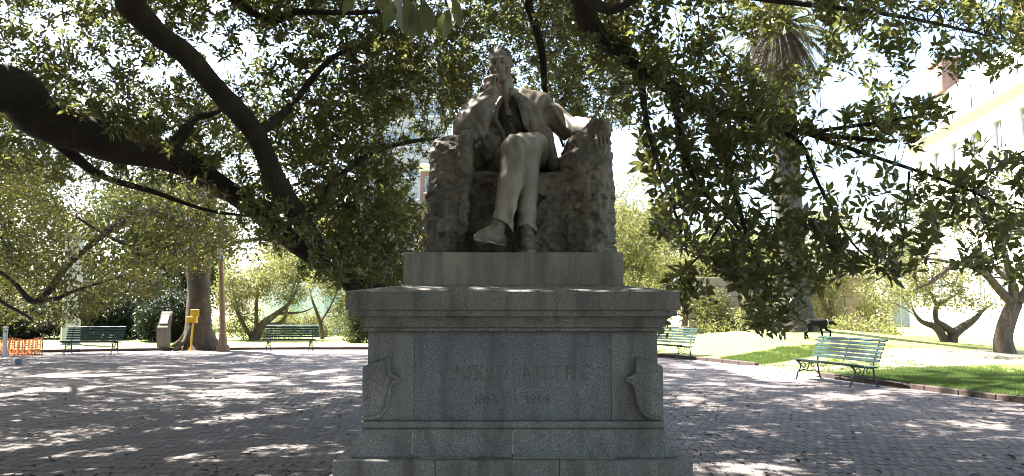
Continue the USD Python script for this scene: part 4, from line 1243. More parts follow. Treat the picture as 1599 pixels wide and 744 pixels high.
# ------------------------------------------------------------------ the dog on the lawn
dp = on_lawn(1277, 529.5, 20, 40)
dog = thing('dog', 'black dog trotting to the right over the lawn with its head low and tail raised', 'dog', dp)
D = Field([-0.75, -0.25, -0.04], [0.72, 0.25, 0.85], 0.011)
D.cone([-0.24, 0, 0.51], [0.16, 0, 0.50], 0.105, 0.125, 0.05)                # trunk: deep chest, drawn-up belly
D.ell([0.15, 0, 0.47], [0.17, 0.105, 0.155], None, 0.04)
D.cone([-0.26, 0, 0.52], [-0.30, 0, 0.50], 0.11, 0.10, 0.04)
D.cone([0.22, 0, 0.54], [0.40, 0, 0.525], 0.085, 0.062, 0.04)                # neck stretched forward
D.ell([0.45, 0, 0.515], [0.095, 0.062, 0.062], None, 0.03)                   # skull
D.cone([0.50, 0, 0.495], [0.60, 0, 0.455], 0.045, 0.03, 0.02)                # muzzle
D.ell([0.612, 0, 0.462], [0.016, 0.018, 0.014], None, 0.005)
for sy in (-1, 1):
    D.chain([(0.41, sy * 0.05, 0.555), (0.385, sy * 0.075, 0.50), (0.40, sy * 0.078, 0.455)], [0.022, 0.022, 0.01], 0.012)     # hanging ears
D.chain([(-0.34, 0, 0.55), (-0.45, 0, 0.56), (-0.56, 0, 0.60), (-0.63, 0, 0.68), (-0.64, 0, 0.73)], [0.035, 0.028, 0.024, 0.02, 0.012], 0.02)   # tail
# front legs: one forward and lifted, one under the chest
D.chain([(0.20, 0.065, 0.45), (0.13, 0.065, 0.30), (0.165, 0.065, 0.17), (0.175, 0.065, 0.03), (0.205, 0.065, 0.018)], [0.06, 0.042, 0.03, 0.024, 0.026], 0.025)
D.chain([(0.20, -0.065, 0.45), (0.26, -0.065, 0.30), (0.385, -0.065, 0.24), (0.37, -0.065, 0.11), (0.385, -0.065, 0.085)], [0.06, 0.042, 0.03, 0.024, 0.024], 0.025)
# hind legs: stifle forward, hock backward
D.chain([(-0.28, 0.07, 0.47), (-0.20, 0.075, 0.32), (-0.335, 0.07, 0.20), (-0.30, 0.07, 0.03), (-0.26, 0.07, 0.018)], [0.085, 0.058, 0.034, 0.026, 0.026], 0.025)
D.chain([(-0.28, -0.07, 0.47), (-0.24, -0.075, 0.31), (-0.42, -0.07, 0.19), (-0.43, -0.07, 0.03), (-0.395, -0.07, 0.018)], [0.085, 0.058, 0.034, 0.026, 0.026], 0.025)
D.rough(0.006, 18, 2, 2)
obj('body', D.mesh(1), M['black_fur'], dog, smooth=True)
obj('collar', tube([(0.315 + 0.0 * c, 0.078 * math.cos(c), 0.532 + 0.078 * math.sin(c)) for c in np.linspace(0, 2 * PI, 19)], 0.012, 5), M['frame_grey'], dog)

# ------------------------------------------------------------------ buildings beyond the park
def facade_building(name, label, P0, P1, H, depth, cols, rows, wall, z0=-0.3, win=(1.1, 1.9), first=1.0, trim='trim_ochre', door_row=False, cornice=True, sill=True):
    """A block whose front runs from P0 to P1 (seen from outside P0 is on the left); windows are recessed openings with frame and pane."""
    P0, P1 = np.array(P0, float), np.array(P1, float)
    L = np.linalg.norm(P1 - P0); a = math.atan2(P1[1] - P0[1], P1[0] - P0[0])
    b = thing(name, label, 'building', (P0[0], P0[1], 0), a)
    sp = L / cols; hs = (H - first) / rows
    holes = []
    for r in range(rows):
        for c in range(cols):
            w, h = win
            x, z = (c + 0.5) * sp, first + hs * (r + 0.46)
            if door_row and r == 0:
                holes.append((x - w / 2, x + w / 2, z0 + 0.31, z + h / 2))
            else:
                holes.append((x - w / 2, x + w / 2, z - h / 2, z + h / 2))
    front = sg.box(0, z0, L, H)
    for x0, x1, zA, zB in holes:
        front = front.difference(sg.box(x0, zA, x1, zB))
    fm = trimesh.creation.extrude_polygon(front, 0.3, engine='earcut')
    fm.apply_transform(np.array([[1, 0, 0, 0], [0, 0, 1, 0], [0, 1, 0, 0], [0, 0, 0, 1.0]]))
    fm.invert() if fm.volume < 0 else None
    obj('front_wall', fm, M[wall], b)
    obj('side_wall', box(0, 0.3, 0.302, depth, z0, H), M[wall], b)
    obj('side_wall', box(L - 0.3, L, 0.302, depth, z0, H), M[wall], b)
    obj('rear_wall', box(0.302, L - 0.302, depth - 0.3, depth, z0, H), M[wall], b)
    obj('roof', box(0.1, L - 0.1, 0.1, depth - 0.1, H + 0.002, H + 0.15), M['wall_grey'], b)
    for x0, x1, zA, zB in holes:
        w_ = obj('window', cat([box(x0, x0 + 0.07, 0.14, 0.2, zA, zB), box(x1 - 0.07, x1, 0.14, 0.2, zA, zB), box(x0 + 0.07, x1 - 0.07, 0.14, 0.2, zA, zA + 0.07), box(x0 + 0.07, x1 - 0.07, 0.14, 0.2, zB - 0.07, zB),
                               box((x0 + x1) / 2 - 0.03, (x0 + x1) / 2 + 0.03, 0.145, 0.195, zA + 0.07, zB - 0.07)]), M['frame_grey'], b)
        obj('pane', box(x0 + 0.01, x1 - 0.01, 0.205, 0.22, zA + 0.01, zB - 0.01), M['pane'], w_)
        if sill:
            obj('sill', box(x0 - 0.1, x1 + 0.1, -0.09, 0.14, zA - 0.1, zA - 0.003), M[trim], w_)
    if cornice:
        obj('cornice', rect_loft([(0.0, H - 0.55), (0.16, H - 0.45), (0.16, H - 0.3), (0.42, H - 0.12), (0.42, H + 0.04), (0.3, H + 0.08)], L / 2, 0.35, L / 2, 0.347), M[trim], b)
    return b


H1 = 14.0
tall = facade_building('cream_building', 'large pale building with ochre cornice and brick chimneys rising at the far right', (30.9, 65), (26.3, 34), H1, 14, 9, 3, 'wall_cream', first=1.0, win=(1.2, 2.0))
obj('parapet', box(0.2, 31, 1.6, 1.9, H1 + 0.16, H1 + 3.6), M['wall_white'], tall)
for x in (0.6, 15.2):
    c_ = obj('chimney', chamfer_box(x, x + 2.6, 1.3, 2.5, H1 + 3.605, H1 + 5.9, 0.03), M['chimney_brick'], tall)
    obj('chimney_cap', chamfer_box(x - 0.12, x + 2.72, 1.18, 2.62, H1 + 5.905, H1 + 6.1, 0.03), M['chimney_brick'], c_)
for k in range(9):
    obj('mast', tube([(1 + k * 3.4, 0.3, H1 + 0.1), (1 + k * 3.4, 0.3, H1 + 2.0)], 0.04, 5), M['wire'], tall)
for hz in (1.98, 1.1):
    obj('roof_wire', tube([(1, 0.3, H1 + hz), (28.2, 0.3, H1 + hz)], 0.028, 5), M['wire'], tall)
obj('roof_wire', tube([(-5.5, -1.0, H1 + 1.2), (1, 0.3, H1 + 1.98)], 0.03, 5), M['wire'], tall)
facade_building('white_building', 'long low white building with a row of doors behind the leaning trees on the right', (30.5, 71), (58, 60), 7.5, 10, 9, 2, 'wall_white', first=0.2, win=(1.3, 2.3), door_row=True, trim='wall_white')
facade_building('grey_apartment_block', 'grey apartment block glimpsed through the leaves left of the statue', (-15.5, 86), (-7.0, 86), 27, 12, 4, 8, 'wall_grey', first=1.5, win=(1.2, 1.6), trim='wall_white')
facade_building('rose_house', 'narrow rose coloured house front behind the leaves beside the rock seat', (-7.6, 70), (-4.4, 70), 13.5, 9, 2, 4, 'chimney_brick', first=1.5, win=(0.9, 1.4), trim='wall_white')
tw = thing('tan_retaining_wall', 'long low tan stone wall at the back of the lawn right of the pedestal', 'wall', (0, 0, 0))
for k in range(6):
    for i_ in range(9):
        x0 = 9.0 + i_ * 1.02 + (0.5 if k % 2 else 0)
        obj('wall_block', chamfer_box(x0, x0 + 1.0, 45.0 + 0.09 * k + rng.uniform(0, 0.03), 46.2, 0.1 + 0.53 * k, 0.62 + 0.53 * k, 0.02), M['wall_tan'], tw)
# striped hoarding
ho = thing('striped_hoarding', 'hoarding of upright green and white sheets beyond the left lawn', 'hoarding', (0, 0, 0))
for k in range(30):
    x0 = -14.6 + k * 0.46
    col = 'hoard_green' if (k * 7 % 5) in (1, 3) else 'hoard_white'
    obj('sheet', chamfer_box(x0, x0 + 0.45, 49.9 + 0.04 * (k % 2), 49.96 + 0.04 * (k % 2), -0.1, 3.05 + 0.05 * math.sin(k * 1.7), 0.008), M[col], ho)
for k in range(6):
    obj('prop', tube([(-14 + k * 2.6, 50.02, 2.6), (-14 + k * 2.6, 51.2, 0)], 0.04, 6), M['frame_grey'], ho)

# ------------------------------------------------------------------ foliage kit
def leaf(L, w, droop=0.25, fold=0.25):
    """A pointed oval leaf along +x, folded along its midrib: 9 vertices, 10 triangles."""
    v = [(0, 0, 0)]
    for t, k in ((0.28, 0.86), (0.62, 0.92)):
        x, z = L * t, -droop * L * t * t
        v += [(x, w * k, z + fold * w * k), (x, 0, z), (x, -w * k, z + fold * w * k)]
    v += [(L, 0, -droop * L)]
    f = [(0, 2, 1), (0, 3, 2), (1, 2, 5), (1, 5, 4), (2, 3, 6), (2, 6, 5), (4, 5, 7), (5, 6, 7)]
    return np.array(v, float), np.array(f)


def rot_to(d, spin=0.0):
    """Rotation whose x axis is d."""
    d = np.asarray(d, float) / np.linalg.norm(d)
    up = np.array([0, 0, 1.0]) if abs(d[2]) < 0.95 else np.array([0, 1.0, 0])
    s = np.cross(up, d); s /= np.linalg.norm(s); u = np.cross(d, s)
    c, n = math.cos(spin), math.sin(spin)
    return np.column_stack([d, s * c + u * n, u * c - s * n])


def sprig_leaves(r, n, L, w, up=(0.15, 1.1), stem=0.10):
    """The leaves of a twig's end: rosette about +z. Returns a list of (vertices, faces)."""
    out = []
    for k in range(n):
        a = k * 2.4 + r.uniform(-0.3, 0.3)
        t = (k + 0.5) / n
        el = PI / 2 - (up[0] + (up[1] - up[0]) * (1 - t)) - 0.35 + r.normal(0, 0.15)
        d = np.array([math.cos(a) * math.cos(el), math.sin(a) * math.cos(el), math.sin(el)])
        v, f = leaf(L * r.uniform(0.5, 1.2), w * r.uniform(0.7, 1.15), r.uniform(0.0, 0.55), r.uniform(0.05, 0.5))
        out.append((v @ rot_to(d, r.uniform(-0.6, 0.6)).T + d * 0.02 + [0, 0, stem * (t - 1) ], f))
    return out


def loose_leaves(r, n, L, w, R):
    """Leaves scattered through a ball of radius R, for crowns far off."""
    out = []
    for k in range(n):
        c = r.normal(size=3); c *= R * r.random() ** 0.4 / np.linalg.norm(c)
        d = r.normal(size=3) + [0, 0, -0.3]
        v, f = leaf(L * r.uniform(0.6, 1.2), w * r.uniform(0.7, 1.2), r.uniform(0, 0.5), r.uniform(0, 0.4))
        out.append((v @ rot_to(d, r.uniform(-PI, PI)).T + c, f))
    return out


def joined(parts, extra=None):
    V, F, o = [], [], 0
    for v, f in parts:
        V.append(v); F.append(f + o); o += len(v)
    if extra is not None:
        V.append(np.array(extra.vertices)); F.append(np.array(extra.faces) + o)
    return np.vstack(V), np.vstack(F)


r0 = np.random.default_rng(21)
FIG = [sprig_leaves(r0, n, 0.15, 0.033) for n in (9, 8, 10, 7, 9)]
fig_mesh = [joined(x) for x in FIG]


def lozenge(L, w, droop, fold):
    """A leaf of 4 triangles for the parts of the crown that are seen small."""
    return np.array([(0, 0, 0), (L * 0.45, w, fold * w), (L * 0.5, 0, -droop * L * 0.25), (L * 0.45, -w, fold * w), (L, 0, -droop * L)]), np.array([(0, 2, 1), (0, 3, 2), (1, 2, 4), (2, 3, 4)])


_leaf = leaf
leaf = lozenge
ROOF = [joined(sprig_leaves(r0, n, 0.15, 0.032)) for n in (10, 9, 11, 8)]
leaf = _leaf
SMALL = [joined(loose_leaves(r0, 34, 0.11, 0.022, 0.30)) for _ in range(4)]
TINY = [joined(loose_leaves(r0, 46, 0.16, 0.045, 0.55)) for _ in range(4)]


def quat_matrix(q):
    w, x, y, z = q.T
    return np.stack([np.stack([1 - 2 * (y * y + z * z), 2 * (x * y - w * z), 2 * (x * z + w * y)], -1), np.stack([2 * (x * y + w * z), 1 - 2 * (x * x + z * z), 2 * (y * z - w * x)], -1),
                     np.stack([2 * (x * z - w * y), 2 * (y * z + w * x), 1 - 2 * (x * x + y * y)], -1)], -2)


def in_poly(px, py, poly):
    P = np.asarray(poly, float); inside = np.zeros(len(px), bool)
    for i in range(len(P)):
        a, b = P[i], P[(i + 1) % len(P)]
        c = ((a[1] > py) != (b[1] > py)) & (px < (b[0] - a[0]) * (py - a[1]) / (b[1] - a[1] + 1e-12) + a[0])
        inside ^= c
    return inside


def fill(poly, Y0, Y1, cover, gap=0.42, gscale=1.0, unit=0.030, r=rng, seed=0, soft=0.10, size=(1, 1)):
    """Twig ends in the block of space that the outline spans between two distances, clumped by noise."""
    P = np.asarray(poly, float)
    lo, hi = P.min(0), P.max(0)
    Ym = (Y0 + Y1) / 2
    area = abs(sg.Polygon(P).area) * (Ym / FPX) ** 2
    n = int(cover * area / (unit * np.mean(size) ** 2))
    got = []
    tot = 0
    while tot < n:
        m = 4000
        px, py = r.uniform(lo[0], hi[0], m), r.uniform(lo[1], hi[1], m)
        k = in_poly(px, py, P)
        px, py = px[k], py[k]
        Y = r.uniform(Y0, Y1, len(px))
        p = np.array([at(a, b, c) for a, b, c in zip(px, py, Y)])
        q = fbm(p * gscale, 3, seed)
        k = r.random(len(p)) < np.clip((q - gap) / soft, 0, 1)
        got.append(p[k]); tot += max(k.sum(), 1)
    return np.vstack(got)[:n]


def limb(parent, pts, radii=None, name='limb', m='bark', sides=12, rough=0.10, n=7, seed=1):
    """A limb through (px, py, Y, radius) rows or through points with radii."""
    if radii is None:
        p = np.array([np.r_[at(a, b, c), d] for a, b, c, d in pts])
    else:
        p = np.column_stack([pts, radii])
    s = spline(p, n)
    return obj(name, tube(s[:, :3], np.maximum(s[:, 3], 0.004), sides, rough, seed, 1.6), M[m], parent, smooth=True), s


def twigs(curves, targets, r, count=None, rad=0.012, droop=0.15):
    """Thin twigs from the nearest point of the limbs to some of the twig ends, joined."""
    src = np.vstack(curves)[:, :3]
    tr = scipy.spatial.cKDTree(src)
    idx = r.permutation(len(targets))[:count]
    out = []
    for i in idx:
        t = targets[i]
        d, j = tr.query(t, k=6)
        j = j[r.integers(0, 6)]
        a = src[j]
        L = np.linalg.norm(t - a)
        if L < 0.15 or L > 1.9:
            continue
        mid = a * 0.65 + t * 0.35 + r.normal(0, 0.15 * L, 3) + [0, 0, droop * L]
        m2 = a * 0.3 + t * 0.7 + r.normal(0, 0.12 * L, 3) + [0, 0, droop * L * 0.5]
        s = spline(np.array([a, mid, m2, t]), 4)
        pq = project(t)[0]
        if 690 < pq[0] < 910 and pq[1] < 240 and t[1] < 20:
            continue
        out.append(tube(s, np.linspace(rad * (0.6 + 0.35 * L), 0.004, len(s)), 4))
    return cat(out)


# ------------------------------------------------------------------ the great fig tree that roofs the square
fig = thing('fig_tree', 'huge dark fig tree whose heavy limbs and glossy leaves roof the whole square', 'tree', (0, 0, 0))
trunk = tube(spline(np.array([(-12.4, 9.2, -0.2), (-12.3, 9.2, 0.6), (-12.2, 9.2, 1.6), (-12.0, 9.2, 3.0), (-11.8, 9.3, 4.4), (-11.2, 9.6, 6.2)]), 5), np.interp(np.linspace(0, 1, 26), [0, 0.15, 0.4, 0.8, 1], [1.9, 1.3, 0.95, 0.85, 0.6]), 20, 0.16, 3, 0.9)
obj('trunk', trunk, M['bark'], fig, smooth=True)
C = []
w0 = lambda pts: np.array([np.r_[at(*p[:3]), p[3]] if len(p) == 4 else np.array(p[1:]) for p in pts])


def flimb(pts, **kw):
    p = w0(pts)
    o, s = limb(fig, p[:, :3], p[:, 3], seed=len(C) + 1, **kw)
    C.append(s)


# rows: (px, py, Y, r), or ('w', x, y, z, r) for a point of the place
flimb([('w', -11.9, 9.2, 3.2, 0.5), (-60, 135, 11.0, 0.33), (60, 180, 11.4, 0.30), (120, 205, 11.7, 0.30), (180, 226, 11.9, 0.275), (262, 246, 12.3, 0.24), (335, 285, 12.8, 0.18), (400, 330, 13.0, 0.16), (450, 372, 13.2, 0.145), (505, 412, 13.4, 0.14), (560, 445, 13.7, 0.10), (640, 452, 14.2, 0.05)], sides=28, rough=0.19, n=12)
flimb([('w', -11.2, 9.5, 5.8, 0.34), (130, -60, 10.4, 0.19), (205, 12, 10.8, 0.175), (250, 58, 11.0, 0.165), (290, 85, 11.2, 0.16), (345, 148, 11.5, 0.15), (398, 208, 11.8, 0.14), (432, 285, 12.1, 0.13), (474, 350, 12.5, 0.12), (520, 418, 12.9, 0.10), (570, 470, 13.2, 0.06)], sides=24, rough=0.17, n=12)
flimb([('w', -11.2, 9.6, 6.1, 0.40), ('w', -8.5, 9.8, 8.2, 0.32), ('w', -4, 9.8, 8.4, 0.24), ('w', -0.8, 9.6, 6.9, 0.19), (885, -40, 9.5, 0.14), (922, 40, 9.8, 0.12), (975, 85, 10.0, 0.105), (1050, 138, 10.2, 0.095), (1105, 172, 10.3, 0.07), (1190, 186, 10.3, 0.048), (1260, 208, 10.2, 0.036), (1400, 222, 10.1, 0.02)], sides=20, rough=0.17, n=12)
flimb([(885, -40, 9.6, 0.10), (950, 15, 9.1, 0.06), (1040, -25, 8.7, 0.05), (1200, 0, 8.9, 0.036), (1400, 25, 9.2, 0.022), (1560, 60, 9.6, 0.012)], sides=8)
flimb([('w', -11.2, 9.6, 6.1, 0.3), ('w', -7, 11, 8.2, 0.18), (380, 12, 13.0, 0.065), (470, 18, 13.0, 0.055), (560, 20, 13.2, 0.045), (660, 10, 13.6, 0.03)], sides=8)
flimb([(472, 350, 12.5, 0.08), (520, 285, 13.4, 0.055), (580, 240, 14.0, 0.045), (640, 222, 14.4, 0.04), (700, 215, 14.8, 0.03)], sides=8)
flimb([(400, 210, 11.8, 0.10), (450, 170, 12.6, 0.06), (520, 90, 13.4, 0.045), (600, 60, 14.2, 0.03)], sides=8)
flimb([('w', -4, 9.8, 8.4, 0.2), (790, -60, 12.0, 0.075), (825, 10, 12.2, 0.065), (846, 80, 12.4, 0.06), (853, 150, 12.7, 0.045), (880, 230, 13, 0.02)], sides=8)
flimb([(262, 246, 12.3, 0.12), (300, 190, 12.8, 0.06), (340, 175, 13.3, 0.04), (380, 150, 14, 0.02)], sides=8)
flimb([(60, 192, 11.4, 0.14), (150, 270, 12.6, 0.06), (240, 300, 13.6, 0.045), (330, 330, 14.5, 0.03), (420, 340, 15.2, 0.02)], sides=8)
# hanging branches on the right
for pts in ([(1050, 138, 10.2, 0.055), (1062, 200, 10.0, 0.05), (1072, 250, 9.9, 0.045), (1100, 300, 9.8, 0.035), (1140, 340, 9.7, 0.025), (1180, 400, 9.6, 0.014)],
            [(1105, 172, 10.3, 0.05), (1130, 240, 10.2, 0.035), (1150, 310, 10.1, 0.03), (1170, 380, 10.0, 0.022), (1200, 450, 9.9, 0.012)],
            [(1000, 110, 10.0, 0.05), (1008, 180, 9.7, 0.035), (1025, 250, 9.5, 0.025), (1050, 320, 9.4, 0.018), (1075, 400, 9.3, 0.01)],
            [(1190, 186, 10.3, 0.045), (1250, 225, 10.0, 0.03), (1270, 270, 9.9, 0.024), (1300, 330, 9.8, 0.018), (1340, 390, 9.7, 0.012), (1390, 420, 9.7, 0.008)],
            [(1260, 208, 10.2, 0.04), (1350, 240, 9.9, 0.028), (1440, 270, 9.7, 0.022), (1520, 300, 9.5, 0.018), (1590, 340, 9.4, 0.012)],
            [(1260, 208, 10.2, 0.03), (1380, 190, 10.0, 0.022), (1470, 175, 9.9, 0.012)],
            [(1520, 300, 9.5, 0.015), (1560, 260, 9.4, 0.010), (1600, 235, 9.3, 0.008)],
            [(1520, 300, 9.5, 0.014), (1540, 350, 9.5, 0.010), (1560, 420, 9.5, 0.006)],
            [(1420, 268, 9.75, 0.014), (1415, 330, 9.7, 0.009), (1408, 400, 9.7, 0.006)],
            [(1150, 310, 10.1, 0.02), (1100, 390, 10.2, 0.014), (1060, 440, 10.3, 0.010), (1075, 500, 10.3, 0.006)]):
    flimb(pts, sides=6, n=5, rough=0.05, name='branch')

rf = np.random.default_rng(5)
G = []
def region(poly, Y0, Y1, cover, gap=0.42, gscale=1.0, seed=0, size=(0.8, 1.2), soft=0.1):
    p = fill(poly, Y0, Y1, cover, gap, gscale, 0.030, rf, seed, soft, size)
    G.append((p, rf.uniform(*size, len(p))))

SMALLER = (0.55, 0.95)
region([(-90, -70), (330, -70), (640, -70), (660, 120), (590, 210), (640, 300), (675, 400), (625, 446), (540, 446), (470, 395), (420, 345), (300, 290), (150, 285), (-90, 270)], 12.2, 17.5, 2.5, 0.42, 0.8, 1, (0.55, 1.0), 0.14)
region([(380, -70), (640, -70), (660, 140), (600, 220), (640, 300), (680, 400), (630, 446), (540, 446), (470, 390), (420, 330), (400, 200)], 13.0, 18.5, 1.2, 0.42, 0.8, 2, (0.55, 1.0), 0.12)
region([(440, 330), (560, 250), (680, 330), (690, 400), (630, 450), (530, 448)], 13.2, 16.5, 1.8, 0.39, 1.0, 12, SMALLER)
region([(560, -70), (930, -70), (985, 60), (985, 200), (900, 200), (850, 140), (830, 60), (760, 50), (730, 170), (680, 220), (640, 300), (590, 250)], 12.5, 19, 2.2, 0.38, 0.9, 3, (0.4, 0.7), 0.25)
region([(700, -70), (900, -70), (980, 120), (980, 190), (900, 170), (840, 110), (760, 20)], 12.5, 17, 1.2, 0.40, 0.9, 13, (0.4, 0.7), 0.2)
region([(820, -70), (1150, -70), (1140, 70), (1225, 130), (1245, 225), (1180, 260), (1090, 260), (1000, 220), (950, 130), (890, 60)], 9.2, 13.0, 2.8, 0.41, 1.0, 4, (0.6, 1.0))
region([(985, 200), (1240, 190), (1290, 250), (1300, 330), (1290, 430), (1250, 460), (1225, 520), (1180, 515), (1140, 440), (1090, 405), (1020, 360), (1010, 280)], 8.8, 11.0, 2.3, 0.42, 1.2, 5, (0.7, 1.15))
region([(1130, 300), (1290, 260), (1300, 420), (1245, 500), (1185, 515), (1140, 430)], 8.8, 10.6, 1.3, 0.42, 1.4, 15, (0.7, 1.15))
region([(1240, 185), (1350, 165), (1480, 150), (1470, 205), (1400, 240), (1290, 260)], 9.2, 10.6, 2.3, 0.40, 1.3, 6, (0.7, 1.1))
region([(1280, 300), (1360, 250), (1450, 270), (1470, 340), (1455, 400), (1400, 440), (1340, 420), (1300, 440)], 9.0, 10.4, 1.8, 0.43, 1.6, 7, (0.75, 1.15))
region([(1450, 250), (1540, 215), (1640, 260), (1640, 430), (1560, 445), (1500, 410), (1470, 320)], 8.6, 10.2, 2.0, 0.42, 1.5, 8, (0.75, 1.15))
region([(1270, -60), (1660, -60), (1660, 60), (1560, 115), (1440, 135), (1330, 150), (1290, 90)], 9.0, 11.5, 1.7, 0.42, 1.2, 9, (0.5, 0.85))
region([(300, 250), (420, 300), (500, 360), (560, 420), (520, 450), (440, 400), (380, 350), (280, 290)], 11.4, 12.6, 1.3, 0.42, 1.4, 17, SMALLER)
region([(-60, 120), (80, 130), (250, 190), (330, 260), (200, 215), (60, 160), (-60, 160)], 10.4, 11.2, 1.4, 0.44, 1.4, 19, SMALLER)
region([(1110, -40), (1250, -40), (1240, 30), (1180, 70), (1130, 40)], 10.0, 12.0, 1.3, 0.42, 1.2, 20, (0.5, 0.8))
region([(1150, 90), (1290, 100), (1260, 190), (1180, 190)], 9.8, 11.0, 1.3, 0.42, 1.2, 21, (0.5, 0.85))
region([(680, 20), (900, 20), (920, 190), (830, 170), (740, 170), (690, 205)], 12.0, 18, 2.6, 0.33, 1.0, 22, (0.35, 0.6), 0.25)
region([(1190, 180), (1265, 180), (1268, 310), (1195, 310)], 9.4, 10.8, 1.4, 0.40, 1.3, 23, (0.55, 0.9))
region([(960, 10), (1110, 60), (1200, 150), (1240, 200), (1120, 190), (1000, 110)], 9.0, 9.7, 1.1, 0.42, 1.4, 24, (0.5, 0.85))
region([(1260, -20), (1599, 0), (1599, 60), (1400, 50), (1270, 30)], 8.4, 9.2, 1.0, 0.42, 1.4, 25, (0.5, 0.85))
region([(1060, 410), (1105, 430), (1112, 475), (1070, 525), (1030, 520), (1040, 440)], 9.6, 11, 1.7, 0.40, 1.5, 10)
# twig ends above the frame: the roof whose gaps make the dapples; placed by where their shade falls
roof_p, roof_s = [], []
hx_, hy_ = -math.sin(SUN_AZ), -math.cos(SUN_AZ)
kt = 1 / math.tan(SUN_EL)


def shade_want(x, y):
    """How closely the crown grows over the ground point that it shades."""
    far = np.interp(y, [-3, 17, 22, 26, 29, 31.5], [1.0, 1.0, 0.85, 0.68, 0.42, 0.15])
    right = np.where(x > 5.5, np.interp(y - 0.2 * (x - 9), [17.8, 19.6], [1.0, 0.0]), 1.0)
    far = np.where((x > 2.0) & (y > 20), np.maximum(far, np.interp(y, [20, 26.5, 28.5], [0.9, 0.8, 0.0])), far)
    left = np.interp(x, [-24, -19, -15], [0.0, 0.6, 1.0])
    return far * right * left


GAP = 0.40
NROOF = 30000
while sum(map(len, roof_p)) < NROOF:
    gx, gy = rf.uniform(-24, 13.5, 6000), rf.uniform(-4, 31.5, 6000)
    z = rf.uniform(7.2, 9.4, 6000); lift = rf.uniform(0, 1.6, 6000)
    cx_, cy_ = gx - hx_ * kt * z, gy - hy_ * kt * z
    for _ in range(4):                       # where the crown would hang in front of the open sky it grows higher
        cx_, cy_ = gx - hx_ * kt * z, gy - hy_ * kt * z
        pxs = 799.5 + FPX * cx_ / np.maximum(cy_, 1)
        zmin = CAM_Z + (482 + 60) / FPX * cy_
        z = np.where((pxs > -120) & (pxs < 1720) & (z < zmin), zmin + lift, z)
    cx_, cy_ = gx - hx_ * kt * z, gy - hy_ * kt * z
    keep = np.ones(6000, bool)
    q = fbm(np.stack([gx * 1.25, gy * 1.25, z * 0.4], -1), 4, 31)
    keep &= rf.random(6000) < shade_want(gx, gy) * np.clip((q - GAP) / 0.10, 0, 1)
    p = np.stack([cx_, cy_, z], 1)[keep]
    roof_p.append(p)
roof_p = np.vstack(roof_p)[:NROOF]
# the crown goes on over the camera and droops to the ground behind it
n_ = 14000
bp_ = np.column_stack([rf.uniform(-26, 17, n_), rf.uniform(-13, 7, n_), rf.uniform(6.8, 9.6, n_)])
bp_[:, 2] -= np.clip(-bp_[:, 1] - 5, 0, 9) * 0.25
m_ = 11000
sk = np.column_stack([rf.uniform(-27, 19, m_), rf.uniform(-14.5, -11, m_), rf.uniform(0.9, 8.2, m_)])
sk2 = np.column_stack([rf.uniform(-21, -14, 7000), rf.uniform(-13, 9, 7000), rf.uniform(1.0, 8.6, 7000)])
roof_p = np.vstack([roof_p, bp_, sk, sk2])
roof_s = rf.uniform(1.2, 1.9, len(roof_p))
# limbs that carry the roof
for tgt in ((-6, 15, 9.4), (-10, 20, 11.2), (-3, 20, 11.2), (2, 16, 9.6), (-15, 16, 8.8), (-1, 11, 9.0), (3, 22, 12), (-8, 27, 13), (-16, 24, 11)):
    a = np.array([-11.2, 9.6, 6.1]); t = np.array(tgt, float)
    m1 = a + (t - a) * 0.35 + [0, 0, 1.6]; m2 = a + (t - a) * 0.7 + [rf.normal(0, 0.6), rf.normal(0, 0.6), 0.9]
    o, s_ = limb(fig, np.array([a, m1, m2, t]), np.array([0.30, 0.2, 0.12, 0.04]), sides=8, seed=int(tgt[1])); C.append(s_)

P = np.vstack([g_[0] for g_ in G]); S = np.concatenate([g_[1] for g_ in G])
# keep the twig ends off the statue and the pedestal
hit = (np.abs(P[:, 0]) < 1.5) & (P[:, 1] < 9.0) & (P[:, 2] < 4.2)
P, S = P[~hit], S[~hit]
Q = rand_quat(len(P), rf, 1.7)
IDX = rf.integers(0, len(FIG), len(P))
obj('twig_work', twigs(C, P, rf, 1500, 0.006), M['bark'], fig, kind='stuff')
# a few large leaves hang close above the camera
near_leaves = []
for (px, py, Y, L, dx, dz) in ((615, 2, 3.6, 0.15, -0.2, -0.9), (632, -8, 3.5, 0.18, 0.12, -1), (648, 12, 3.5, 0.15, -0.1, -1), (660, 0, 3.45, 0.17, 0.25, -0.9), (640, 2, 3.55, 0.19, 0.3, -1), (697, 15, 3.6, 0.16, 0.05, -1), (692, 22, 3.7, 0.13, -0.1, -1),
                               (560, -15, 3.7, 0.14, -0.4, -0.6), (590, -20, 3.7, 0.16, 0.2, -0.7), (705, -5, 3.6, 0.15, 0.3, -0.8), (625, -20, 3.6, 0.2, -0.1, -1)):
    v, f_ = leaf(L, L * 0.2, 0.15, 0.25)
    near_leaves.append((v @ rot_to([dx, rf.uniform(-0.3, 0.3), dz], rf.uniform(-1.2, 1.2)).T + at(px, py, Y), f_))
tw_pts = [at(630, -20, 3.6), at(632, -120, 3.7), at(600, -300, 4.2), np.array([-0.8, 6.0, 5.6]), np.array([-0.9, 9.6, 7.0])]
limb(fig, np.array(tw_pts), np.array([0.007, 0.010, 0.016, 0.03, 0.06]), name='branch', sides=6)
limb(fig, np.array([at(600, -300, 4.2), at(680, -120, 3.8), at(697, 10, 3.6)]), np.array([0.010, 0.008, 0.005]), name='branch', sides=6)
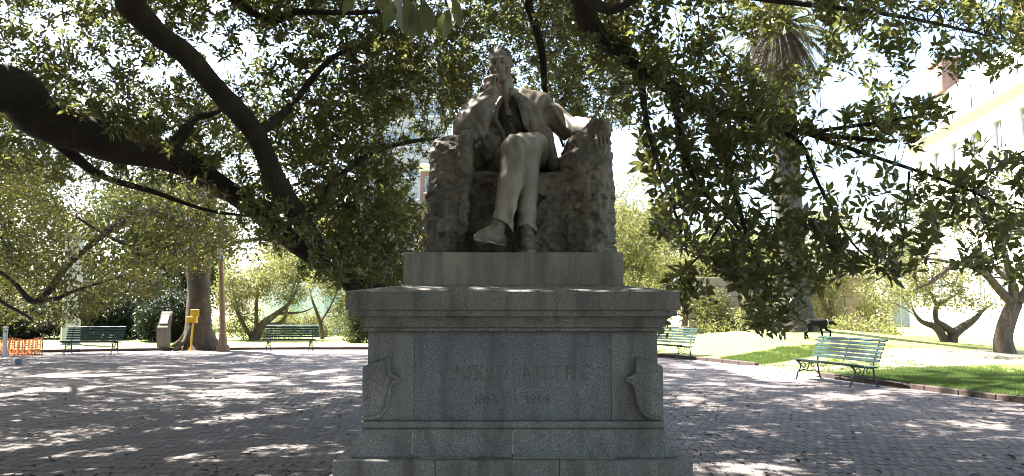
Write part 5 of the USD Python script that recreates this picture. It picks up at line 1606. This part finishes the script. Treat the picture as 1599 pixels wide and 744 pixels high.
# the leaves that show largest are parts of their own
pj = project(P)
seen = (pj[:, 0] > 0) & (pj[:, 0] < 1599) & (pj[:, 1] > 0) & (pj[:, 1] < 744) & (pj[:, 2] > 1)
orderl = np.argsort(np.where(seen, pj[:, 2] / S, 1e6))[:33]
MQ = quat_matrix(Q)
for v, f_ in near_leaves:
    obj('leaf', (v, f_), M['leaf_fig'], fig, smooth=True)
left_n = 300 - len(near_leaves)
for i in orderl:
    for v, f_ in FIG[IDX[i]]:
        if left_n > 0:
            obj('leaf', (v * S[i] @ MQ[i].T + P[i], f_), M['leaf_fig'], fig, smooth=True); left_n -= 1
keep = np.ones(len(P), bool); keep[orderl] = False
instancer('foliage', fig, fig_mesh, [M['leaf_fig']] * len(FIG), P[keep], Q[keep], S[keep], IDX[keep])
instancer('crown_roof', fig, ROOF, [M['leaf_fig']] * len(ROOF), roof_p, rand_quat(len(roof_p), rf, 1.7), roof_s, rf.integers(0, len(ROOF), len(roof_p)))

# ------------------------------------------------------------------ other trees
def crown(parent, pts, protos, mats, scale, r, name='foliage'):
    n = len(pts)
    return instancer(name, parent, protos, mats, pts, rand_quat(n, r), r.uniform(scale[0], scale[1], n), r.integers(0, len(protos), n))


def ball(c, rad, n, r, gap=0.40, gs=0.9, seed=0):
    """Points in an ellipsoid, denser to its outside, clumped."""
    out = []
    tot = 0
    while tot < n:
        p = r.normal(size=(n, 3)); p /= np.linalg.norm(p, axis=1, keepdims=True)
        p = np.array(c) + p * (r.random(n) ** 0.45)[:, None] * np.array(rad)
        p = p[r.random(n) < np.clip((fbm(p * gs, 3, seed) - gap) / 0.1, 0, 1)]
        out.append(p); tot += max(len(p), 1)
    return np.vstack(out)[:n]


# olive-leaved fig with the thick flared trunk, its boughs sweep across the left of the picture
r = np.random.default_rng(33)
T0 = at(308, 545, 33.5); T0[2] = 0
olive = thing('olive_leaved_fig', 'big tree with a thick flared brown trunk and yellow olive foliage at the left', 'tree', (0, 0, 0))
tp = np.array([T0 + [0.1, 0, -0.1], T0 + [0.08, 0, 0.3], T0 + [0.02, 0, 0.8], T0 + [0, 0, 1.6], T0 + [-0.03, 0, 3.0], T0 + [-0.05, 0, 4.6], T0 + [-0.3, 0, 6.5]])
ts = spline(tp, 6)
tm = tube(ts, np.interp(np.linspace(0, 1, len(ts)), [0, 0.1, 0.2, 0.4, 0.7, 1], [0.95, 0.78, 0.62, 0.50, 0.44, 0.35]), 24, 0.14, 4, 1.3)
obj('trunk', tm, M['bark_brown'], olive, smooth=True)
for k in range(5):                                        # root spurs
    a = k * 1.25 + 0.55
    d_ = np.array([math.cos(a), math.sin(a), 0])
    obj('root_spur', tube(spline(np.array([T0 + d_ * 0.35 + [0, 0, 0.9], T0 + d_ * 0.62 + [0, 0, 0.4], T0 + d_ * 1.05 + [0, 0, 0.1], T0 + d_ * 1.35 + [0, 0, -0.08]]), 4), np.linspace(0.12, 0.05, 13), 8, 0.15, k, 2), M['bark_brown'], olive, smooth=True)
CO = []
top = T0 + [-0.05, 0, 4.4]
for pts in ([np.r_[top, 0.28], np.r_[at(230, 330, 30), 0.16], np.r_[at(120, 400, 27.5), 0.11], np.r_[at(60, 470, 26), 0.10], np.r_[at(20, 440, 25.5), 0.07], np.r_[at(-40, 395, 25), 0.05]],
            [np.r_[at(60, 470, 26), 0.08], np.r_[at(90, 466, 26), 0.07], np.r_[at(115, 455, 26.2), 0.05], np.r_[at(195, 430, 26.5), 0.02]],
            [np.r_[top, 0.24], np.r_[at(330, 386, 31), 0.09], np.r_[at(400, 374, 30), 0.05], np.r_[at(450, 385, 29.5), 0.02]],
            [np.r_[top, 0.24], np.r_[at(290, 392, 30.5), 0.10], np.r_[at(240, 395, 29), 0.08], np.r_[at(180, 375, 28), 0.05], np.r_[at(120, 340, 27), 0.03]],
            [np.r_[top, 0.26], np.r_[at(330, 300, 32), 0.18], np.r_[at(300, 230, 31), 0.10], np.r_[at(260, 170, 30), 0.05]],
            [np.r_[at(20, 505, 26.0), 0.03], np.r_[at(50, 500, 26.0), 0.04], np.r_[at(0, 470, 25), 0.05], np.r_[at(-60, 430, 25), 0.06]]):
    p = np.array(pts)
    o, s_ = limb(olive, p[:, :3], p[:, 3], m='bark', sides=8, seed=len(CO)); CO.append(s_)
O = [fill([(-90, 230), (180, 270), (310, 300), (430, 350), (450, 395), (350, 400), (330, 420), (290, 415), (260, 440), (235, 460), (190, 470), (140, 495), (60, 508), (-90, 505)], 24.5, 32, 2.6, 0.42, 0.55, 0.16, r, 3),
     fill([(-90, 100), (400, 150), (450, 350), (300, 330), (-90, 260)], 26, 34, 2.0, 0.42, 0.5, 0.16, r, 4),
     fill([(180, 390), (300, 400), (310, 430), (260, 450), (215, 450)], 27, 31, 1.6, 0.42, 0.6, 0.16, r, 5)]
O = np.vstack(O)
crown(olive, O, SMALL, [M['leaf_olive']] * 4, (0.9, 1.5), r)
obj('twig_work', twigs(CO, O, r, 260, 0.012), M['bark'], olive, kind='stuff')


def bush_tree(name, label, base, limbs, blobs, protos, leafm, scale=(0.8, 1.4), bark='bark_grey', seed=0, category='tree', ntwig=60, gap=0.40, gs=0.8):
    """limbs: lists of (x, y, z, r); blobs: (centre, radii, n) of twig ends."""
    r = np.random.default_rng(seed)
    t = thing(name, label, category, (0, 0, 0))
    cs = []
    for i, l in enumerate(limbs):
        l = np.array(l, float)
        o, s_ = limb(t, l[:, :3], l[:, 3], name='trunk' if i == 0 else 'limb', m=bark, sides=10 if i == 0 else 7, seed=i + seed); cs.append(s_)
    pts = np.vstack([ball(c, rad, n, r, gap, gs, seed + k) for k, (c, rad, n) in enumerate(blobs)])
    crown(t, pts, protos, [M[leafm]] * len(protos), scale, r)
    if ntwig:
        tk = twigs(cs, pts, r, ntwig, 0.014)
        obj('twig_work', tk, M[bark], t, kind='stuff')
    return t


def L_(*rows):
    return [tuple(np.r_[at(a, b, c), d]) for a, b, c, d in rows]


def gz_(px, Y, z=0.1):
    p = at(px, 545, Y); p[2] = z
    return tuple(p)


# dark evergreens behind the left bench and lectern
for k, (px, Y, w_, h_, lab) in enumerate(((150, 42, 2.1, 3.2, 'dark evergreen shrub right behind the grey pillar'), (215, 44, 2.3, 3.6, 'dark evergreen shrub between the left bench and the lectern'), (268, 40, 1.5, 2.2, 'low dark shrub left of the thick flared trunk'),
                                          (40, 43, 2.6, 2.0, 'blue green shrub behind the orange netting'))):
    g_ = np.array(gz_(px, Y))
    bush_tree('evergreen_shrub', lab, g_, [[(*g_[:2], 0, 0.12), (g_[0], g_[1], 1.2, 0.09), (g_[0] + 0.1, g_[1], 2.4, 0.04)], [(g_[0], g_[1], 0.6, 0.06), (g_[0] + 0.8, g_[1], 1.6, 0.03)], [(g_[0], g_[1], 0.5, 0.06), (g_[0] - 0.8, g_[1] - 0.2, 1.7, 0.03)]],
              [((g_[0], g_[1], h_ * 0.50), (w_, 1.6, h_ * 0.52), 750)], TINY, 'leaf_dark', (0.45, 0.85), seed=50 + k, category='shrub', gap=0.36)
# the sunlit small trees beyond the far bench
bush_tree('sunlit_tree', 'small crooked tree with pale yellow green leaves behind the far bench', None,
          [L_((390, 543, 41, 0.24), (408, 510, 41, 0.2), (432, 490, 41, 0.13), (455, 470, 41, 0.08), (470, 430, 41, 0.03)), L_((408, 510, 41, 0.13), (440, 503, 41, 0.10), (450, 475, 40.5, 0.06), (462, 440, 40.5, 0.03)), L_((395, 530, 41, 0.12), (372, 490, 41, 0.08), (362, 440, 41, 0.03)),
           L_((400, 515, 41, 0.1), (402, 460, 41, 0.07), (415, 420, 41, 0.03)), L_((432, 490, 41, 0.08), (470, 488, 41, 0.05), (490, 480, 41, 0.02))],
          [(tuple(at(370, 440, 41)), (1.3, 1.3, 1.3), 120), (tuple(at(415, 430, 41)), (1.5, 1.4, 1.3), 150), (tuple(at(450, 455, 41)), (0.9, 1, 0.8), 50), (tuple(at(370, 500, 41)), (1.2, 1, 1.0), 90), (tuple(at(430, 520, 42)), (1.4, 1, 0.6), 70)], SMALL, 'leaf_yellow', (0.8, 1.4), seed=70, gap=0.42)
bush_tree('sapling', 'thin sapling in front of the striped hoarding beside the pedestal', None, [L_((505, 545, 42, 0.13), (500, 505, 42, 0.09), (488, 470, 42, 0.05), (482, 445, 42, 0.02)), L_((500, 505, 42, 0.06), (520, 470, 42, 0.04), (535, 430, 42, 0.02))],
          [(tuple(at(520, 440, 42)), (1.2, 1, 1.0), 70), (tuple(at(545, 490, 42)), (0.7, 1, 1.2), 70)], SMALL, 'leaf_yellow', (0.8, 1.3), seed=71)
bush_tree('grey_green_shrub', 'hazy grey green shrub at the left edge of the pedestal cornice', None, [[(*gz_(560, 38)[:2], 0, 0.08), (*gz_(562, 38)[:2], 1.6, 0.03)], [(*gz_(560, 38)[:2], 0.3, 0.05), (*gz_(540, 38)[:2], 1.5, 0.02)]],
          [((gz_(562, 38)[0], 38, 0.95), (0.85, 0.8, 0.95), 190)], TINY, 'leaf_mid', (0.35, 0.6), seed=72, category='shrub')

# pale trees and shrubs right of the pedestal, at the back of the lawn
for k, (px, py, Y, rx, rz, n, lab) in enumerate(((985, 400, 46, 2.2, 4.6, 300, 'pale yellow green tree showing between the rock seat and the hanging leaves'), (1065, 430, 50, 2.3, 2.6, 230, 'pale feathery tree above the tan wall'), (1290, 410, 44, 3.0, 3.2, 330, 'yellow green tree right of the palm trunk'),
                                                (1350, 470, 47, 1.7, 2.4, 190, 'yellow green tree against the left end of the white building'), (1150, 520, 42, 2.2, 0.9, 180, 'low pale hedge plant at the foot of the tan wall'), (1345, 520, 39, 1.4, 0.8, 120, 'small rounded yellow shrub on the brow of the lawn'))):
    c = at(px, py, Y); z0 = lawn_z(c[0], c[1])
    bush_tree('pale_tree' if rz > 1.5 else 'pale_shrub', lab, None, [[(c[0], c[1], z0 - 0.2, 0.22), (c[0] + 0.2, c[1], z0 + (c[2] - z0) * 0.5, 0.15), (c[0] - 0.1, c[1], c[2], 0.06)], [(c[0] + 0.15, c[1], z0 + (c[2] - z0) * 0.45, 0.09), (c[0] + rx * 0.5, c[1], c[2] + rz * 0.2, 0.03)], [(c[0] + 0.1, c[1], z0 + (c[2] - z0) * 0.3, 0.09), (c[0] - rx * 0.5, c[1], c[2] + rz * 0.1, 0.03)]],
              [(tuple(c), (rx, 1.8, rz), n)], SMALL, 'leaf_yellow', (1.0, 1.9), seed=80 + k, category='tree' if rz > 1.5 else 'shrub', gap=0.42)
for k, (x, y, rx, rz, lab) in enumerate(((-26, 62, 6, 7, 'tall shaded tree far behind the grey pillar'), (-14.5, 66, 5, 6, 'tall pale tree far behind the striped hoarding'), (-2, 68, 5.5, 6, 'far tree directly behind the pedestal'), (9, 70, 5.5, 6.5, 'far tree behind the tan wall'), (19, 72, 5, 5, 'far tree left of the white building'), (-38, 60, 7, 8, 'big shaded tree at the far left edge'))):
    bush_tree('far_tree', lab, None, [[(x, y, -0.2, 0.4), (x + 0.3, y, 3, 0.3), (x, y, rz * 1.1, 0.1)]], [((x, y, rz * 0.85), (rx, 3.5, rz * 0.85), 650)], TINY, 'leaf_mid' if k in (0, 5) else 'leaf_yellow', (1.2, 2.2), seed=100 + k, ntwig=0, gap=0.40, gs=0.5)

for k, (px, py, Y, rx, rz, n, lab) in enumerate(((1105, 490, 43, 1.4, 1.4, 170, 'pale twiggy shrub before the tan wall, beside the second bench'), (1190, 500, 44, 1.5, 1.3, 170, 'pale shrub at the end of the tan wall left of the palm trunk'), (470, 515, 46, 1.6, 1.1, 170, 'pale shrub before the left half of the striped hoarding'), (548, 500, 47, 1.3, 1.5, 140, 'pale shrub before the right half of the striped hoarding'))):
    c = at(px, py, Y); z0 = lawn_z(c[0], c[1])
    bush_tree('pale_shrub', lab, None, [[(c[0], c[1], z0 - 0.2, 0.08), (c[0], c[1], c[2], 0.04)], [(c[0], c[1], z0 + 0.1, 0.05), (c[0] + rx * 0.6, c[1], c[2] + rz * 0.3, 0.02)], [(c[0], c[1], z0 + 0.1, 0.05), (c[0] - rx * 0.6, c[1], c[2] + rz * 0.4, 0.02)]],
              [(tuple(c), (rx, 1.0, rz), n)], SMALL, 'leaf_yellow', (0.9, 1.5), seed=140 + k, category='shrub', gap=0.40)

# the two leaning trees on the right of the lawn
b1 = on_lawn(1570, 551, 20, 45); Yb = b1[1]
bush_tree('leaning_tree', 'bare limbed tree with thick forked trunk at the right edge of the lawn', None,
          [[(*b1[:2], b1[2] - 0.15, 0.34)] + L_((1567, 525, Yb, 0.25), (1578, 490, Yb, 0.22), (1585, 475, Yb, 0.21)), L_((1585, 478, Yb, 0.17), (1562, 455, Yb, 0.13), (1535, 425, Yb - 0.3, 0.11), (1495, 412, Yb - 0.5, 0.09), (1455, 440, Yb - 0.6, 0.06), (1430, 452, Yb - 0.6, 0.03)),
           L_((1585, 478, Yb, 0.15), (1580, 440, Yb, 0.12), (1570, 400, Yb, 0.09), (1560, 350, Yb, 0.05)), L_((1587, 474, Yb, 0.16), (1605, 450, Yb, 0.13), (1625, 400, Yb, 0.1), (1640, 330, Yb, 0.05)), L_((1580, 440, Yb, 0.09), (1560, 425, Yb, 0.07), (1545, 405, Yb, 0.03)), L_((1495, 412, Yb - 0.5, 0.05), (1440, 405, Yb - 0.8, 0.04), (1390, 425, Yb - 1, 0.025), (1350, 450, Yb - 1, 0.01))],
          [(tuple(at(1500, 330, Yb + 1)), (2.2, 2, 1.2), 130), (tuple(at(1420, 400, Yb)), (1.3, 1.2, 0.7), 45), (tuple(at(1600, 320, Yb)), (1.6, 1.6, 1.2), 90)], SMALL, 'leaf_yellow', (0.7, 1.2), seed=120, bark='bark_grey', gap=0.44)
b2 = on_lawn(1483, 545, 22, 50); Yc = max(b2[1], Yb + 4)
b2 = at(1483, 543, Yc); b2[2] = lawn_z(b2[0], b2[1])
bush_tree('forked_tree', 'smaller tree with two crossing trunks before the white building', None,
          [[(*b2[:2], b2[2] - 0.3, 0.26)] + L_((1488, 525, Yc, 0.19), (1498, 515, Yc, 0.16), (1520, 500, Yc, 0.11), (1535, 485, Yc, 0.06), (1550, 475, Yc, 0.03)), L_((1490, 522, Yc, 0.15), (1475, 510, Yc, 0.12), (1462, 500, Yc, 0.10), (1463, 478, Yc, 0.08), (1480, 468, Yc, 0.06), (1500, 455, Yc, 0.02)),
           [(b2[0] - 0.05, b2[1], b2[2] - 0.3, 0.2)] + L_((1474, 530, Yc, 0.15), (1462, 512, Yc, 0.13), (1440, 503, Yc, 0.08), (1428, 490, Yc, 0.04)), L_((1463, 478, Yc, 0.07), (1455, 462, Yc, 0.05), (1445, 450, Yc, 0.02))],
          [(tuple(at(1430, 455, Yc)), (1.6, 1.4, 0.6), 60), (tuple(at(1500, 470, Yc)), (1.3, 1.2, 0.5), 35), (tuple(at(1460, 420, Yc)), (2.0, 1.5, 0.9), 70)], SMALL, 'leaf_yellow', (0.7, 1.2), seed=121, bark='bark_grey', gap=0.44)

# ------------------------------------------------------------------ the palm
bp = on_lawn(1243, 517, 26, 40)
rp = np.random.default_rng(44)
palm = thing('palm_tree', 'tall date palm with stout scaly trunk and a skirt of dry fronds', 'tree', bp)
HT = at(1217, 48, bp[1])[2] - bp[2]; dxp = at(1215, 34, bp[1])[0] - bp[0]
zz = np.linspace(-0.4, HT, 90)
cx2 = dxp * (zz / HT)
rad = np.interp(zz, [-0.4, 0.0, 0.4, 1.2, 2.5, HT - 1, HT], [0.85, 0.78, 0.66, 0.56, 0.46, 0.44, 0.55])
tv = tube(np.column_stack([cx2, 0 * zz, zz]), rad, 28)
vv = np.array(tv.vertices); ang_ = np.arctan2(vv[:, 1], vv[:, 0] - np.interp(vv[:, 2], zz, cx2))
pat = np.maximum(np.abs(np.sin(ang_ * 7 + vv[:, 2] * 9)), 0) * np.abs(np.sin(ang_ * 7 - vv[:, 2] * 9))
k_ = 1 + 0.09 * (pat - 0.4) + 0.06 * (noise(vv * 3, 3) - 0.5)
cc = np.interp(vv[:, 2], zz, cx2)
vv[:, 0] = cc + (vv[:, 0] - cc) * k_; vv[:, 1] *= k_
obj('trunk', trimesh.Trimesh(vv, tv.faces, process=False), M['bark_palm'], palm, smooth=True)


def frond(az, el, L, bend, r, n=26, w=0.34):
    """A feathered frond from the origin: midrib and leaflets on both sides."""
    t = np.linspace(0, 1, 12)
    e = el - bend * t ** 1.3
    st = L / 11
    x = np.r_[0, np.cumsum(np.cos(e[:-1]) * st)]; z = np.r_[0, np.cumsum(np.sin(e[:-1]) * st)]
    c, s_ = math.cos(az), math.sin(az)
    p = np.column_stack([x * c, x * s_, z])
    parts = [(np.array(m.vertices), np.array(m.faces)) for m in [tube(p, np.linspace(0.03, 0.006, 12), 4)]]
    side = np.array([-s_, c, 0])
    for k in range(n):
        tt = 0.12 + 0.87 * k / n
        q = np.array([np.interp(tt, t, p[:, i]) for i in range(3)])
        q2 = np.array([np.interp(min(1, tt + 0.03), t, p[:, i]) for i in range(3)])
        fw = (q2 - q) / (np.linalg.norm(q2 - q) + 1e-9)
        for sg_ in (-1, 1):
            d = fw * 0.75 + side * sg_ * 0.8 + np.array([0, 0, r.uniform(-0.45, 0.15)])
            d /= np.linalg.norm(d)
            ll = w * (math.sin(PI * min(1, 0.15 + tt * 0.85)) * 0.8 + 0.3) * r.uniform(0.85, 1.1)
            u = np.cross(d, fw); u /= np.linalg.norm(u) + 1e-9
            bw = np.cross(u, d) * 0.013
            v = np.array([q - bw, q + bw, q + d * ll * 0.6 + bw * 1.2 + [0, 0, -0.02], q + d * ll + [0, 0, -0.10 * ll / w]])
            parts.append((v, np.array([(0, 1, 2), (0, 2, 3)])))
    return joined(parts)


tp_ = np.array([dxp, 0, HT])
for k in range(64):
    az = k * 2.39996; t = k / 64
    el = math.radians(82 - 105 * t) + rp.normal(0, 0.06)
    v, f_ = frond(az, el, rp.uniform(2.6, 3.2), 1.1 + 0.3 * rp.random(), rp)
    obj('frond', (v + tp_ + [0, 0, 0.3 * (1 - t)], f_), M['frond'], palm)
for k in range(110):
    az = k * 2.39996 + 1; t = k / 110
    v, f_ = frond(az, math.radians(-38 - 44 * t) + rp.normal(0, 0.08), rp.uniform(1.9, 2.7), 0.55 - 0.45 * t, rp, 26, 0.27)
    obj('dry_frond', (v + tp_ + [0.25 * math.cos(az), 0.25 * math.sin(az), 0.2 - 0.5 * t], f_), M['frond_dry'], palm)

# ------------------------------------------------------------------ fallen leaves on the paving
rl = np.random.default_rng(61)
lf = [joined([leaf(0.085, 0.02, 0.1, 0.5)]), joined([leaf(0.06, 0.018, -0.3, 0.6)]), joined([leaf(0.11, 0.024, -0.2, 0.4)])]
lp_ = []
while len(lp_) < 1500:
    y = 7.5 + 20 * rl.random() ** 1.7; x = rl.uniform(-0.64, 0.64) * y
    if plaza_poly.contains(sg.Point(x, y)) and not foot.contains(sg.Point(x, y)) and noise(np.array([[x * 0.5, y * 0.5, 0]]), 4)[0] > rl.uniform(0.1, 0.7):
        lp_.append((x, y, 0.006))
fl = instancer('leaf_litter', None, lf, [M['litter']] * 3, lp_, rand_quat(1500, rl, 0.25), rl.uniform(0.4, 1.2, 1500), rl.integers(0, 3, 1500))
tag(fl, 'dry fallen leaves strewn over the brick paving', 'leaves', kind='stuff')
